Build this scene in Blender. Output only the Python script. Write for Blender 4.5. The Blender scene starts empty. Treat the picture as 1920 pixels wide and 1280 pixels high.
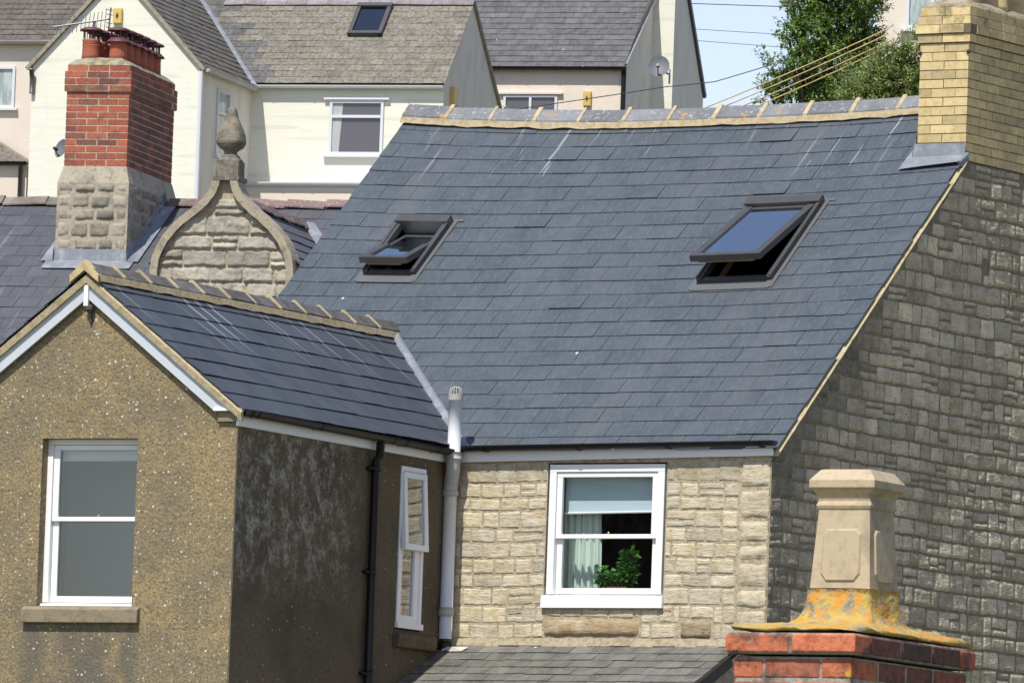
import bpy, math, random
from mathutils import Vector, noise, Matrix

# ------------------------------------------------------------------ camera, sky, sun
scene = bpy.context.scene
COL = scene.collection
R = math.radians
FPX = 16857.7                                     # focal length in pixels of the 1920 px wide photograph
YAW, PITCH, ROLL = R(-31.054), R(4.857), R(2.0655)
_cy, _sy, _cp, _sp = math.cos(YAW), math.sin(YAW), math.cos(PITCH), math.sin(PITCH)
FWD = Vector((_sy*_cp, _cy*_cp, _sp))
_r = Vector((_cy, -_sy, 0)); _u = _r.cross(FWD)
RIGHT = math.cos(ROLL)*_r + math.sin(ROLL)*_u
UP = -math.sin(ROLL)*_r + math.cos(ROLL)*_u
def ray(px, py): return RIGHT*((px-960)/FPX) - UP*((py-640)/FPX) + FWD
CAM = Vector((0, 0, 5.5)) - 73.5*ray(1447.3, 854.2)
cam_d = bpy.data.cameras.new("camera"); cam = bpy.data.objects.new("camera", cam_d); COL.objects.link(cam)
cam_d.sensor_width = 36; cam_d.lens = 36*FPX/1920; cam_d.clip_start = 1; cam_d.clip_end = 3000
m = Matrix((RIGHT, UP, -FWD)).transposed().to_4x4(); m.translation = CAM; cam.matrix_world = m
scene.camera = cam
SUN_EL, SUN_AZ = R(57), R(3.05)                    # sun nearly square to the main front, a touch to its right
SUN_DIR = Vector((math.sin(SUN_AZ)*math.cos(SUN_EL), -math.cos(SUN_AZ)*math.cos(SUN_EL), math.sin(SUN_EL)))
world = bpy.data.worlds.new("World"); scene.world = world; world.use_nodes = True
_nt = world.node_tree; _bg = _nt.nodes["Background"]
_sky = _nt.nodes.new("ShaderNodeTexSky"); _sky.sky_type = 'NISHITA'; _sky.sun_disc = False
_sky.sun_elevation = SUN_EL; _sky.sun_rotation = math.atan2(SUN_DIR.x, SUN_DIR.y)
_sky.air_density = 1.0; _sky.dust_density = 0.25
_hs = _nt.nodes.new("ShaderNodeHueSaturation"); _hs.inputs["Saturation"].default_value = .86; _nt.links.new(_sky.outputs[0], _hs.inputs["Color"])
_mx = _nt.nodes.new("ShaderNodeMix"); _mx.data_type = 'RGBA'; _mx.blend_type = 'MULTIPLY'; _mx.inputs[0].default_value = 1; _mx.inputs[7].default_value = (1.05, .97, 1.05, 1)
_nt.links.new(_hs.outputs[0], _mx.inputs[6]); _nt.links.new(_mx.outputs[2], _bg.inputs[0]); _bg.inputs[1].default_value = 0.122
sl = bpy.data.lights.new("sun", 'SUN'); sl.energy = 4.4; sl.angle = R(0.53); sl.color = (1, .965, .90)
so = bpy.data.objects.new("sun", sl); COL.objects.link(so); so.rotation_euler = SUN_DIR.to_track_quat('Z', 'Y').to_euler(); so.location = (0, -40, 60)
scene.view_settings.view_transform = 'Standard'; scene.view_settings.look = 'None'
scene.view_settings.exposure = 0.32; scene.view_settings.gamma = 1

# ------------------------------------------------------------------ helpers
def at(px, py, d): return CAM + d*ray(px, py)
class Frame:
    """A building's own axes: x along its front, y into its depth, origin on the ground line."""
    def __init__(s, rot, o):
        a = R(rot); s.rot = a; s.o = Vector((o[0], o[1], 0))
        s.x = Vector((math.cos(a), math.sin(a), 0)); s.y = Vector((-math.sin(a), math.cos(a), 0))
    def loc(s, p): p = p-s.o; return Vector((p.dot(s.x), p.dot(s.y), p.z))
    def wld(s, p): return s.o + s.x*p[0] + s.y*p[1] + Vector((0, 0, p[2]))
    def onplane(s, px, py, n, p0):                 # n, p0 in local axes
        n = s.x*n[0]+s.y*n[1]+Vector((0, 0, n[2])); d = ray(px, py)
        return s.loc(CAM + d*((s.wld(p0)-CAM).dot(n)/d.dot(n)))
    def Y(s, px, py, y): return s.onplane(px, py, (0, 1, 0), (0, y, 0))
    def X(s, px, py, x): return s.onplane(px, py, (1, 0, 0), (x, 0, 0))

class MB:
    def __init__(s): s.v = []; s.f = []; s.c = []; s.t = []; s.mi = []
    def add(s, vs, fs, col=(1, 1, 1), tc=None, mi=0):
        b = len(s.v); s.v += [tuple(p) for p in vs]; s.t += [tuple(p) for p in (tc or vs)]
        for f in fs: s.f.append([b+i for i in f]); s.c.append(col); s.mi.append(mi)
    def build(s, name, mats, parent=None, smooth=False, bevel=0):
        me = bpy.data.meshes.new(name); me.from_pydata(s.v, [], s.f); 
        for mm in (mats if isinstance(mats, (list, tuple)) else [mats]): me.materials.append(mm)
        a = me.attributes.new('col', 'FLOAT_COLOR', 'FACE'); a.data.foreach_set('color', [x for c in s.c for x in (c[0], c[1], c[2], 1)])
        a = me.attributes.new('tc', 'FLOAT_VECTOR', 'POINT'); a.data.foreach_set('vector', [x for c in s.t for x in c])
        me.polygons.foreach_set('material_index', s.mi)
        if smooth: me.polygons.foreach_set('use_smooth', [True]*len(me.polygons))
        me.update()
        o = bpy.data.objects.new(name, me); COL.objects.link(o)
        if parent: o.parent = parent
        if bevel:
            md = o.modifiers.new('bevel', 'BEVEL'); md.width = bevel; md.segments = 2; md.limit_method = 'ANGLE'; md.angle_limit = R(40)
        return o
def tag(o, label=None, cat=None, group=None, kind=None):
    if label: o['label'] = label
    if cat: o['category'] = cat
    if group: o['group'] = group
    if kind: o['kind'] = kind
    return o
def thing(name, label, cat, fr=None, loc=None, rot=0, group=None, z=0):
    o = bpy.data.objects.new(name, None); COL.objects.link(o)
    if fr: o.location = (fr.o.x, fr.o.y, z); o.rotation_euler = (0, 0, fr.rot)
    else: o.location = loc or (0, 0, 0); o.rotation_euler = (0, 0, rot)
    return tag(o, label, cat, group)
def copy_tree(o, parent=None):
    c = o.copy(); COL.objects.link(c); c.parent = parent
    for k in list(o.children): copy_tree(k, c)
    return c
I = lambda u, v, w: (u, v, w)
def FRONT(y=0): return lambda u, v, w: (u, y-w, v)           # wall facing -y
def SIDE(x=0): return lambda u, v, w: (x+w, u, v)            # wall facing +x
BOXF = [(0, 1, 2, 3), (7, 6, 5, 4), (0, 4, 5, 1), (1, 5, 6, 2), (2, 6, 7, 3), (3, 7, 4, 0)]
def box(mb, T, u0, u1, v0, v1, w0, w1, col=(1, 1, 1), mi=0):
    c = [(u0, v0, w1), (u1, v0, w1), (u1, v1, w1), (u0, v1, w1), (u0, v0, w0), (u1, v0, w0), (u1, v1, w0), (u0, v1, w0)]
    mb.add([T(*p) for p in c], BOXF, col, c, mi)
def rect(mb, T, u0, u1, v0, v1, w, col=(1, 1, 1), n=1, m=1):
    c = [(u0+(u1-u0)*i/n, v0+(v1-v0)*j/m, w) for j in range(m+1) for i in range(n+1)]
    mb.add([T(*p) for p in c], [(j*(n+1)+i, j*(n+1)+i+1, (j+1)*(n+1)+i+1, (j+1)*(n+1)+i) for j in range(m) for i in range(n)], col, c)
def rects_minus(u0, u1, v0, v1, holes):
    rs = [(u0, u1, v0, v1)]
    for (a, b, c, d) in holes:
        out = []
        for (x0, x1, y0, y1) in rs:
            if b <= x0 or a >= x1 or d <= y0 or c >= y1: out.append((x0, x1, y0, y1)); continue
            if x0 < a: out.append((x0, a, y0, y1))
            if b < x1: out.append((b, x1, y0, y1))
            xa, xb = max(x0, a), min(x1, b)
            if y0 < c: out.append((xa, xb, y0, c))
            if d < y1: out.append((xa, xb, d, y1))
        rs = out
    return rs
def prism(mb, T, poly, w0, w1, col=(1, 1, 1), mi=0, back=True):
    n = len(poly); c = [(u, v, w1) for u, v in poly]+[(u, v, w0) for u, v in poly]
    fs = [tuple(range(n))]+[(i, i+n, (i+1) % n+n, (i+1) % n) for i in range(n)]
    if back: fs.append(tuple(range(2*n-1, n-1, -1)))
    mb.add([T(*p) for p in c], fs, col, c, mi)
def bar(mb, p, q, wd, ht, col=(1, 1, 1), up=(0, 0, 1)):
    """A straight bar from p to q with a rectangular section."""
    p, q, up = Vector(p), Vector(q), Vector(up); d = (q-p).normalized(); s = d.cross(up).normalized()*wd/2; u = s.cross(d).normalized()*ht/2
    mb.add([p-s-u, p+s-u, p+s+u, p-s+u, q-s-u, q+s-u, q+s+u, q-s+u], BOXF, col)
def tube(mb, pts, r, n=10, col=(1, 1, 1), arc=None, caps=True):
    pts = [Vector(p) for p in pts]; rs = r if isinstance(r, (list, tuple)) else [r]*len(pts); vs = []; fs = []
    pu = None
    for i, p in enumerate(pts):
        d = (pts[min(i+1, len(pts)-1)]-pts[max(i-1, 0)]).normalized()
        a = d.cross(Vector((0, 0, 1))) if pu is None else pu-d*pu.dot(d)
        if a.length < 1e-4: a = d.cross(Vector((1, 0, 0)))
        a.normalize(); pu = a; b = d.cross(a)
        for k in range(n): t = 2*math.pi*k/n; vs.append(p+(a*math.cos(t)+b*math.sin(t))*rs[i])
    for i in range(len(pts)-1):
        for k in range(n): fs.append((i*n+k, i*n+(k+1) % n, (i+1)*n+(k+1) % n, (i+1)*n+k))
    if caps: fs += [tuple(range(n)), tuple(range(len(vs)-1, len(vs)-n-1, -1))]
    mb.add(vs, fs, col)
def lathe(mb, prof, c=(0, 0, 0), n=20, col=(1, 1, 1), sq=0, rot=0, jit=0):
    """Turned profile of (radius, z); sq > 0 squares the section."""
    vs = []
    for r, z in prof:
        for k in range(n):
            t = 2*math.pi*k/n; x, y = math.cos(t), math.sin(t)
            if sq:
                e = (abs(x)**sq+abs(y)**sq)**(-1/sq); x *= e; y *= e
            j = 1+jit*noise.noise((x*3, y*3, z*9)) if jit else 1
            x, y = x*math.cos(rot)-y*math.sin(rot), x*math.sin(rot)+y*math.cos(rot)
            vs.append((c[0]+x*r*j, c[1]+y*r*j, c[2]+z))
    fs = [(i*n+k, i*n+(k+1) % n, (i+1)*n+(k+1) % n, (i+1)*n+k) for i in range(len(prof)-1) for k in range(n)]
    fs += [tuple(range(n-1, -1, -1)), tuple(range((len(prof)-1)*n, len(prof)*n))]
    mb.add(vs, fs, col)
def sphere(mb, c, r, col=(1, 1, 1), n=10):
    lathe(mb, [(max(r*math.sin(math.pi*i/n), 1e-4), -r*math.cos(math.pi*i/n)) for i in range(n+1)], c, 14, col)
def sm(x): x = max(0, min(1, x)); return x*x*(3-2*x)
def mixc(a, b, t): return tuple(a[i]+(b[i]-a[i])*t for i in range(3))
def mul(c, k): return tuple(x*k for x in c)
def clip_poly(poly, fn):
    out = []
    for i in range(len(poly)):
        a, b = poly[i], poly[(i+1) % len(poly)]; fa, fb = fn(*a), fn(*b)
        if fa <= 0: out.append(a)
        if (fa < 0 < fb) or (fb < 0 < fa):
            t = fa/(fa-fb); out.append((a[0]+(b[0]-a[0])*t, a[1]+(b[1]-a[1])*t))
    return out if len(out) > 2 else []
def slates(mb, T, u0, u1, s0, s1, ex, wid, colf, rnd, clips=(), holes=(), th=.006, lift=.013, jit=.004, wj=.0):
    """Courses of overlapping slates laid in (u, s) on a slope; holes are cut out, clips are linear functions kept where <= 0."""
    i = 0; s = s0
    while s < s1-.02:
        head = min(s+ex*1.15, s1); u = u0-wid*(.5 if i % 2 else 0)-rnd.random()*wid*.08
        while u < u1:
            w = wid*(1+rnd.uniform(-wj, wj)); a, b = max(u+.002, u0), min(u+w-.002, u1); u += w
            if b-a < .02: continue
            j = rnd.uniform(-jit, jit); k = rnd.uniform(-jit, jit)*.6; dl = rnd.uniform(-.0025, .003) + (rnd.random() < .04)*.006
            col = colf((a+b)/2, s, rnd)
            for (x0, x1, y0, y1) in rects_minus(a, b, s+j, head, holes):
                p = [(x0, y0+k*(x0-a)/(b-a)), (x1, y0+k*(x1-a)/(b-a)), (x1, y1), (x0, y1)]
                for c in clips:
                    if p: p = clip_poly(p, c)
                if not p: continue
                n = len(p)
                wz = lambda q: (lift+dl)*(1-(q[1]-s)/(ex*1.15))+.003
                c = [(q[0], q[1], wz(q)+th) for q in p]+[(q[0], q[1], wz(q)) for q in p]
                mb.add([T(*q) for q in c], [tuple(range(n))]+[(q, q+n, (q+1) % n+n, (q+1) % n) for q in range(n)], col, c)
        s += ex; i += 1
def stone(mb, T, a, b, v0, v1, prot, rough, cell, col, rnd, lim=None, wave=None, bed=1.0, rr=.02, under=0, jt=1.0):
    """One rough faced stone as a small displaced grid with rounded arrises."""
    nx = max(3, int((b-a)/cell)); ny = max(3, int((v1-v0)/cell)); sd = rnd.random()*50; tl = rnd.uniform(-.25, .25); tl2 = rnd.uniform(-.3, .3)
    vs = []; tc = []
    for j in range(ny+1):
        for i in range(nx+1):
            x = i/nx; y = j/ny
            e = lambda t, n: 0 if t == 0 else 1 if t == n else t/n
            u = a+(b-a)*x; v = v0+(v1-v0)*y
            d = min(x*(b-a), (1-x)*(b-a), y*(v1-v0), (1-y)*(v1-v0))
            k = sm(d/rr) if d > 0 else 0
            nz = noise.noise((u*9+sd, v*9*(1+bed*1.5), sd))*.6+noise.noise((u*26+sd, v*26*(1+bed), sd+7))*.4
            w = prot*k*(1+tl*(x-.5)*2+(tl2-under*2)*(y-.5)*2)+nz*rough*k
            ju = noise.noise((u*11, v*11, sd))*.013+noise.noise((u*40, v*40, sd))*.004; jv = noise.noise((u*11, v*11, sd+9))*.014+noise.noise((u*40, v*40, sd+3))*.004
            uu, vv = u+ju*jt, v+jv*jt
            if wave: vv += wave(uu)
            if lim:
                lo, hi, vt = lim(uu, vv)
                uu = max(lo, min(hi, uu)); vv = min(vv, vt)
            vs.append(T(uu, vv, w-.004-.012*(1-k))); tc.append((uu, vv, w))
    mb.add(vs, [(j*(nx+1)+i, j*(nx+1)+i+1, (j+1)*(nx+1)+i+1, (j+1)*(nx+1)+i) for j in range(ny) for i in range(nx)], col, tc)
def stone_wall(mb, T, u0, u1, v0, v1, rows, wids, colf, rnd, prot=.018, rough=.008, cell=.03, gap=.012, holes=(), lim=None, wave=None, vlim=None, bed=1., split=.12, rr=.02, under=0, jt=1.0):
    v = v0
    while v < v1-.03:
        h = rnd.uniform(*rows); t = min(v+h, v1); u = u0
        if v1-t < rows[0]*.5: t = v1
        u -= rnd.random()*wids[0]
        while u < u1-.02:
            w = rnd.uniform(*wids); a, b = max(u, u0), min(u+w, u1); u += w
            if u1-u < wids[0]*.5: b = u1; u = u1
            if b-a < .05: continue
            pieces = [(v, t)]; r_ = rnd.random()
            if r_ < split and t-v > .11:
                q = v+(t-v)*rnd.uniform(.36, .64); pieces = [(v, q), (q, t)]
                if r_ < split*.16 and t-v > .2: q2 = v+(t-v)*rnd.uniform(.28, .36); q = v+(t-v)*rnd.uniform(.64, .74); pieces = [(v, q2), (q2, q), (q, t)]
            for (p, q) in pieces:
                for (x0, x1, y0, y1) in rects_minus(a, b, p, q, holes):
                    if x1-x0 < .035 or y1-y0 < .03: continue
                    if vlim and not vlim((x0+x1)/2, (y0+y1)/2): continue
                    stone(mb, T, x0+gap/2, x1-gap/2, y0+gap/2, y1-gap/2, prot*rnd.uniform(.5, 1.3), rough*rnd.uniform(.6, 1.5), cell, colf((x0+x1)/2, (y0+y1)/2, rnd), rnd, lim, wave, bed, rr, under, jt)
        v = t
def brick_stack(mb, x0, x1, y0, y1, z0, n, ch, L, colf, rnd, t=.1, gap=.009, inset=.005, mortar=(.3, .27, .22), top=True):
    """Bricks laid in courses round a rectangular stack, with a mortar core set back from their faces."""
    box(mb, I, x0+inset, x1-inset, y0+inset, y1-inset, z0, z0+n*ch, mortar, 1)
    def row(a, b, off):
        out = []; u = a-off
        while u < b-.01:
            p, q = max(u, a), min(u+L, b)
            if b-q < L*.2: q = b
            if q-p > L*.3: out.append((p+gap/2 if p > a else p, q-gap/2 if q < b else q))
            u = q if q == b else u+L
        return out
    for i in range(n):
        z = z0+i*ch+gap/2; zt = z+ch-gap; ev = i % 2 == 0
        A = (x0, x1) if ev else (x0+t+gap/2, x1-t-gap/2); B = (y0+t+gap/2, y1-t-gap/2) if ev else (y0, y1)
        for (p, q) in row(A[0], A[1], 0):
            for ya, yb in ((y0, y0+t), (y1-t, y1)):
                j = rnd.uniform(-.0014, .0014); k = rnd.uniform(-.0015, .0015)
                box(mb, I, p, q, ya+j, yb+j, z+k, zt+k, colf(p, z, rnd))
        for (p, q) in row(B[0], B[1], 0):
            for xa, xb in ((x0, x0+t), (x1-t, x1)):
                j = rnd.uniform(-.0014, .0014); k = rnd.uniform(-.0015, .0015)
                box(mb, I, xa+j, xb+j, p, q, z+k, zt+k, colf(p, z, rnd))

# ------------------------------------------------------------------ materials
def M(name, rough=.8, base=None, layers=(), bump=None, spec=.5, metal=0):
    """Principled surface; base colour from the mesh attribute 'col' (one tone per slate, brick or stone) unless given, then layers of stains."""
    ma = bpy.data.materials.new(name); ma.use_nodes = True; nt = ma.node_tree; L = nt.links.new; N = nt.nodes.new
    bs = nt.nodes["Principled BSDF"]; bs.inputs["Roughness"].default_value = rough; bs.inputs["Metallic"].default_value = metal
    bs.inputs["Specular IOR Level"].default_value = spec
    tc = N("ShaderNodeAttribute"); tc.attribute_name = 'tc'; tcv = tc.outputs["Vector"]
    if base is None:
        a = N("ShaderNodeAttribute"); a.attribute_name = 'col'; cur = a.outputs["Color"]
    else:
        a = N("ShaderNodeRGB"); a.outputs[0].default_value = (*base, 1); cur = a.outputs[0]
    def scaled(sc, off=(0, 0, 0)):
        mp = N("ShaderNodeMapping"); mp.inputs["Scale"].default_value = sc if isinstance(sc, (tuple, list)) else (sc, sc, sc); mp.inputs["Location"].default_value = off
        L(tcv, mp.inputs["Vector"]); return mp.outputs[0]
    def rng(sock, lo, hi, a=0, b=1):
        r = N("ShaderNodeMapRange"); r.interpolation_type = 'SMOOTHSTEP'; r.inputs[1].default_value = lo; r.inputs[2].default_value = hi; r.inputs[3].default_value = a; r.inputs[4].default_value = b
        L(sock, r.inputs[0]); return r.outputs[0]
    def fac(ly):
        if ly.get('vor'):
            v = N("ShaderNodeTexVoronoi"); v.inputs["Scale"].default_value = 1; L(scaled(ly['s'], ly.get('off', (0, 0, 0))), v.inputs["Vector"])
            if ly.get('rnd') is not None:                     # spots of uneven size: only some cells have one
                sp = N("ShaderNodeSeparateColor"); L(v.outputs["Color"], sp.inputs[0])
                md = N("ShaderNodeMath"); md.operation = 'MULTIPLY'; md.use_clamp = True
                L(rng(v.outputs["Distance"], ly['hi'], ly['lo']), md.inputs[0]); L(rng(sp.outputs[0], ly['rnd'], ly['rnd']+.04), md.inputs[1]); f = md.outputs[0]
            else: f = rng(v.outputs["Distance"], ly['hi'], ly['lo'])
        else:
            v = N("ShaderNodeTexNoise"); v.inputs["Scale"].default_value = 1; v.inputs["Detail"].default_value = ly.get('d', 4); v.inputs["Roughness"].default_value = ly.get('r', .6)
            L(scaled(ly['s'], ly.get('off', (0, 0, 0))), v.inputs["Vector"]); f = rng(v.outputs["Fac"], ly['lo'], ly['hi'])
        for (ax, lo, hi) in ly.get('mask', ()):
            sp = N("ShaderNodeSeparateXYZ"); L(tcv, sp.inputs[0]); md = N("ShaderNodeMath"); md.operation = 'MULTIPLY'
            L(f, md.inputs[0]); L(rng(sp.outputs[ax], lo, hi) if lo < hi else rng(sp.outputs[ax], hi, lo, 1, 0), md.inputs[1]); f = md.outputs[0]
        md = N("ShaderNodeMath"); md.operation = 'MULTIPLY'; L(f, md.inputs[0]); md.inputs[1].default_value = ly.get('a', 1); return md.outputs[0]
    for ly in layers:
        mx = N("ShaderNodeMix"); mx.data_type = 'RGBA'; mx.blend_type = ly.get('mode', 'MIX')
        L(fac(ly), mx.inputs[0]); L(cur, mx.inputs[6]); mx.inputs[7].default_value = (*ly['c'], 1); cur = mx.outputs[2]
    L(cur, bs.inputs["Base Color"])
    if bump:
        prev = None
        for (sc, st, dist) in bump:
            v = N("ShaderNodeTexNoise"); v.inputs["Scale"].default_value = 1; v.inputs["Detail"].default_value = 5; L(scaled(sc), v.inputs["Vector"])
            b = N("ShaderNodeBump"); b.inputs["Strength"].default_value = st; b.inputs["Distance"].default_value = dist; L(v.outputs["Fac"], b.inputs["Height"])
            if prev: L(prev, b.inputs["Normal"])
            prev = b.outputs[0]
        L(prev, bs.inputs["Normal"])
    return ma
def GLASS(name, refl, tint=(.8, .85, .85), rough=.02, gcol=(.9, .93, 1)):
    ma = bpy.data.materials.new(name); ma.use_nodes = True; nt = ma.node_tree; nt.nodes.clear(); N = nt.nodes.new; L = nt.links.new
    o = N("ShaderNodeOutputMaterial"); mx = N("ShaderNodeMixShader"); t = N("ShaderNodeBsdfTransparent"); g = N("ShaderNodeBsdfGlossy")
    t.inputs[0].default_value = (*tint, 1); g.inputs[0].default_value = (*gcol, 1); g.inputs["Roughness"].default_value = rough
    mx.inputs[0].default_value = refl; L(t.outputs[0], mx.inputs[1]); L(g.outputs[0], mx.inputs[2]); L(mx.outputs[0], o.inputs[0]); return ma

WHITE_SPECK = lambda s, rnd, hi=.12: dict(vor=1, s=s, lo=hi*.6, hi=hi, rnd=rnd, c=(.5, .5, .48))
m_slate = M("new_slate", .5, layers=[
    dict(s=(3, 3, 3), lo=.35, hi=.7, c=(.62, .62, .62), mode='MULTIPLY', a=.55),
    dict(s=(70, 14, 30), lo=.45, hi=.75, c=(.13, .14, .16), a=.5),
    dict(s=(16, .5, 1), d=3, r=.5, lo=.63, hi=.73, c=(.36, .37, .38), a=.6, mask=[(1, 3.6, 4.4)]), dict(s=(19, 1.6, 1), off=(3, .4, 0), d=2, r=.4, lo=.685, hi=.75, c=(.42, .42, .42), a=.4, mask=[(1, 3.9, 4.3)]), dict(s=(5, 5, 5), d=8, r=.75, off=(2, 9, 1), lo=.60, hi=.72, c=(.10, .105, .095), a=.55), dict(vor=1, s=(9, 8, 1), lo=.035, hi=.06, rnd=.86, c=(.3, .31, .28)),
    dict(s=(1.3, .35, 1), lo=.5, hi=.75, c=(.11, .11, .11), a=.5),
    WHITE_SPECK((4, 3, 1), .93, .06)],
    bump=[((60, 9, 20), .25, .004), ((9, 4, 9), .3, .006)])
m_slate_ext = M("extension_slate", .5, layers=[
    dict(s=(4, 3, 3), lo=.35, hi=.7, c=(.62, .62, .62), mode='MULTIPLY', a=.5),
    dict(s=(14, .35, 1), d=2, r=.4, lo=.60, hi=.69, c=(.34, .36, .40), a=.6, mask=[(1, .75, 1.3)]),
    dict(s=(70, 14, 30), lo=.5, hi=.75, c=(.11, .12, .13), a=.4)],
    bump=[((60, 9, 20), .25, .004), ((9, 4, 9), .3, .006)])
m_slate_rear = M("dull_dark_slate", .6, layers=[dict(s=(4, 3, 3), lo=.35, hi=.7, c=(.62, .62, .62), mode='MULTIPLY', a=.5), dict(s=(9, .5, 1), d=4, r=.6, lo=.60, hi=.75, c=(.26, .27, .29), a=.45), dict(s=(70, 14, 30), lo=.5, hi=.75, c=(.13, .135, .14), a=.4)], bump=[((60, 9, 20), .25, .004)])
m_slate_old = M("weathered_slate", .7, layers=[
    dict(s=(5, 5, 5), lo=.4, hi=.65, c=(.55, .52, .45), mode='MULTIPLY', a=.7),
    dict(s=(26, 26, 26), d=6, lo=.52, hi=.72, c=(.2, .19, .14), a=.6),
    WHITE_SPECK((7, 7, 1), .93, .14)], bump=[((60, 60, 60), .4, .004)])
m_tile_far = M("mossy_far_slate", .85, layers=[
    dict(s=(14, 14, 14), d=6, lo=.4, hi=.66, c=(.5, .46, .38), mode='MULTIPLY', a=.8),
    dict(s=(4, 4, 4), lo=.45, hi=.7, c=(.75, .72, .62), mode='MULTIPLY', a=.7),
    WHITE_SPECK((2.6, 2.6, 1), .9, .1)], bump=[((40, 40, 40), .5, .008)])
m_mortar = M("lime_mortar", .9, layers=[dict(s=14, lo=.4, hi=.7, c=(.6, .52, .38), mode='MULTIPLY', a=.7), dict(s=60, lo=.5, hi=.7, c=(.5, .42, .26), a=.4)], bump=[(40, .5, .01)])
m_ridge = M("ridge_tile", .75, layers=[dict(s=5, lo=.35, hi=.7, c=(.6, .6, .6), mode='MULTIPLY', a=.6), dict(s=(26, 26, 26), d=8, r=.75, lo=.565, hi=.64, c=(.48, .48, .47), a=.75), dict(s=6, d=5, off=(3, 3, 3), lo=.64, hi=.68, c=(.4, .22, .04), a=.8)], bump=[(50, .4, .004)])
m_ridge_lichen = M("lichened_ridge_tile", .8, layers=[dict(s=7, lo=.35, hi=.65, c=(.5, .47, .4), mode='MULTIPLY', a=.8), dict(s=30, d=8, r=.75, lo=.58, hi=.68, c=(.42, .4, .34), a=.6),
    dict(s=9, lo=.52, hi=.62, c=(.42, .22, .02), a=.8, mask=[(1, -3.2, -3.6)])], bump=[(50, .4, .004)])
m_render = M("roughcast", .92, base=(.315, .23, .108), layers=[
    dict(s=(1.1, 1.1, 1.1), d=5, lo=.38, hi=.62, c=(.19, .16, .10), a=.7),
    dict(s=2.6, d=9, r=.75, off=(2, 1, 0), lo=.42, hi=.62, c=(.15, .125, .075), a=.6),
    dict(s=17, d=6, r=.7, lo=.47, hi=.60, c=(.13, .112, .078), a=.55), dict(s=46, d=4, r=.65, lo=.47, hi=.64, c=(.085, .072, .05), a=.75),
    dict(s=52, d=4, off=(4, 2, 0), lo=.54, hi=.68, c=(.42, .325, .175), a=.6),
    dict(s=(2.2, .9, 1), off=(3, 0, 0), lo=.34, hi=.55, c=(.10, .09, .07), a=.75, mask=[(1, 3.95, 3.8), (0, -2.0, -1.85), (0, -.78, -.92)]),
    dict(vor=1, s=15, lo=.11, hi=.17, rnd=.7, c=(.60, .58, .52), a=.95), dict(vor=1, s=26, off=(7, 3, 0), lo=.14, hi=.24, rnd=.62, c=(.55, .52, .45), a=.8), dict(vor=1, s=6.1, off=(1, 5, 0), lo=.05, hi=.09, rnd=.8, c=(.55, .54, .5), a=.9)],
    bump=[(38, .7, .012), (90, .6, .006), (4, .3, .02)])
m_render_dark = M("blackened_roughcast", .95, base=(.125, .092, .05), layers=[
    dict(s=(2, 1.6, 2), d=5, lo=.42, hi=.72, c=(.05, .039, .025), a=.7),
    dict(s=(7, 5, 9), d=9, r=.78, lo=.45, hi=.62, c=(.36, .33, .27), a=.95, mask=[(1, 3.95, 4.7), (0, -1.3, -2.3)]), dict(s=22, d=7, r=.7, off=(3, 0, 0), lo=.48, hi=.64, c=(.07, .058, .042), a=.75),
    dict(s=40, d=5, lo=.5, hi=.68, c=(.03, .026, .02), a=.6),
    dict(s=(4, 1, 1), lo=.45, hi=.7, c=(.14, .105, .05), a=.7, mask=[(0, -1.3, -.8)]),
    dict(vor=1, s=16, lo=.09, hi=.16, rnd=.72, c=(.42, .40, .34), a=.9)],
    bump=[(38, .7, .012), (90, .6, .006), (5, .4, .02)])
m_stone_front = M("cream_rubble", .9, layers=[dict(s=9, d=6, lo=.42, hi=.68, c=(.72, .62, .45), mode='MULTIPLY', a=.6), dict(s=(20, 55, 20), d=5, lo=.5, hi=.7, c=(.6, .5, .36), mode='MULTIPLY', a=.7),
    dict(s=3, lo=.55, hi=.75, c=(.3, .28, .24), a=.35), dict(s=(7, 46, 7), off=(1, 4, 0), d=4, lo=.60, hi=.66, c=(.24, .20, .14), a=.5), dict(s=5, off=(9, 4, 0), d=6, lo=.5, hi=.7, c=(.62, .57, .45), a=.5), dict(s=(3, 9, 3), off=(2, 2, 2), lo=.6, hi=.7, c=(.42, .2, .04), a=.7, mask=[(0, -2.5, -2.75), (1, 5.2, 5.38)])], bump=[((40, 90, 40), .5, .010), ((9, 50, 9), .4, .014), ((9, 12, 9), .45, .02)])
m_stone_gable = M("grey_rubble", .92, layers=[dict(s=(1.1, .8, 1), off=(4, 2, 0), d=7, r=.7, lo=.47, hi=.68, c=(.5, .47, .42), mode='MULTIPLY', a=.5), dict(s=8, d=6, lo=.4, hi=.68, c=(.66, .62, .55), mode='MULTIPLY', a=.7), dict(s=(24, 50, 24), d=6, lo=.5, hi=.7, c=(.55, .5, .42), mode='MULTIPLY', a=.7),
    dict(s=30, d=8, r=.75, lo=.6, hi=.7, c=(.6, .56, .46), a=.5)], bump=[((44, 80, 44), .7, .012), ((10, 44, 10), .7, .02), (9, .4, .03)])
m_stone_mortar = M("rubble_mortar", .95, layers=[dict(s=20, d=6, lo=.4, hi=.68, c=(.55, .5, .44), mode='MULTIPLY', a=.8)], bump=[(60, .7, .012)])
m_stone_grey = M("weathered_ashlar", .9, layers=[dict(s=5, d=7, r=.68, lo=.46, hi=.68, c=(.12, .112, .095), a=.68), dict(s=30, d=6, lo=.5, hi=.7, c=(.6, .52, .4), mode='MULTIPLY', a=.7), dict(s=16, off=(3, 3, 3), d=6, lo=.6, hi=.7, c=(.36, .31, .2), a=.5)], bump=[(50, .5, .01)])
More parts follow.
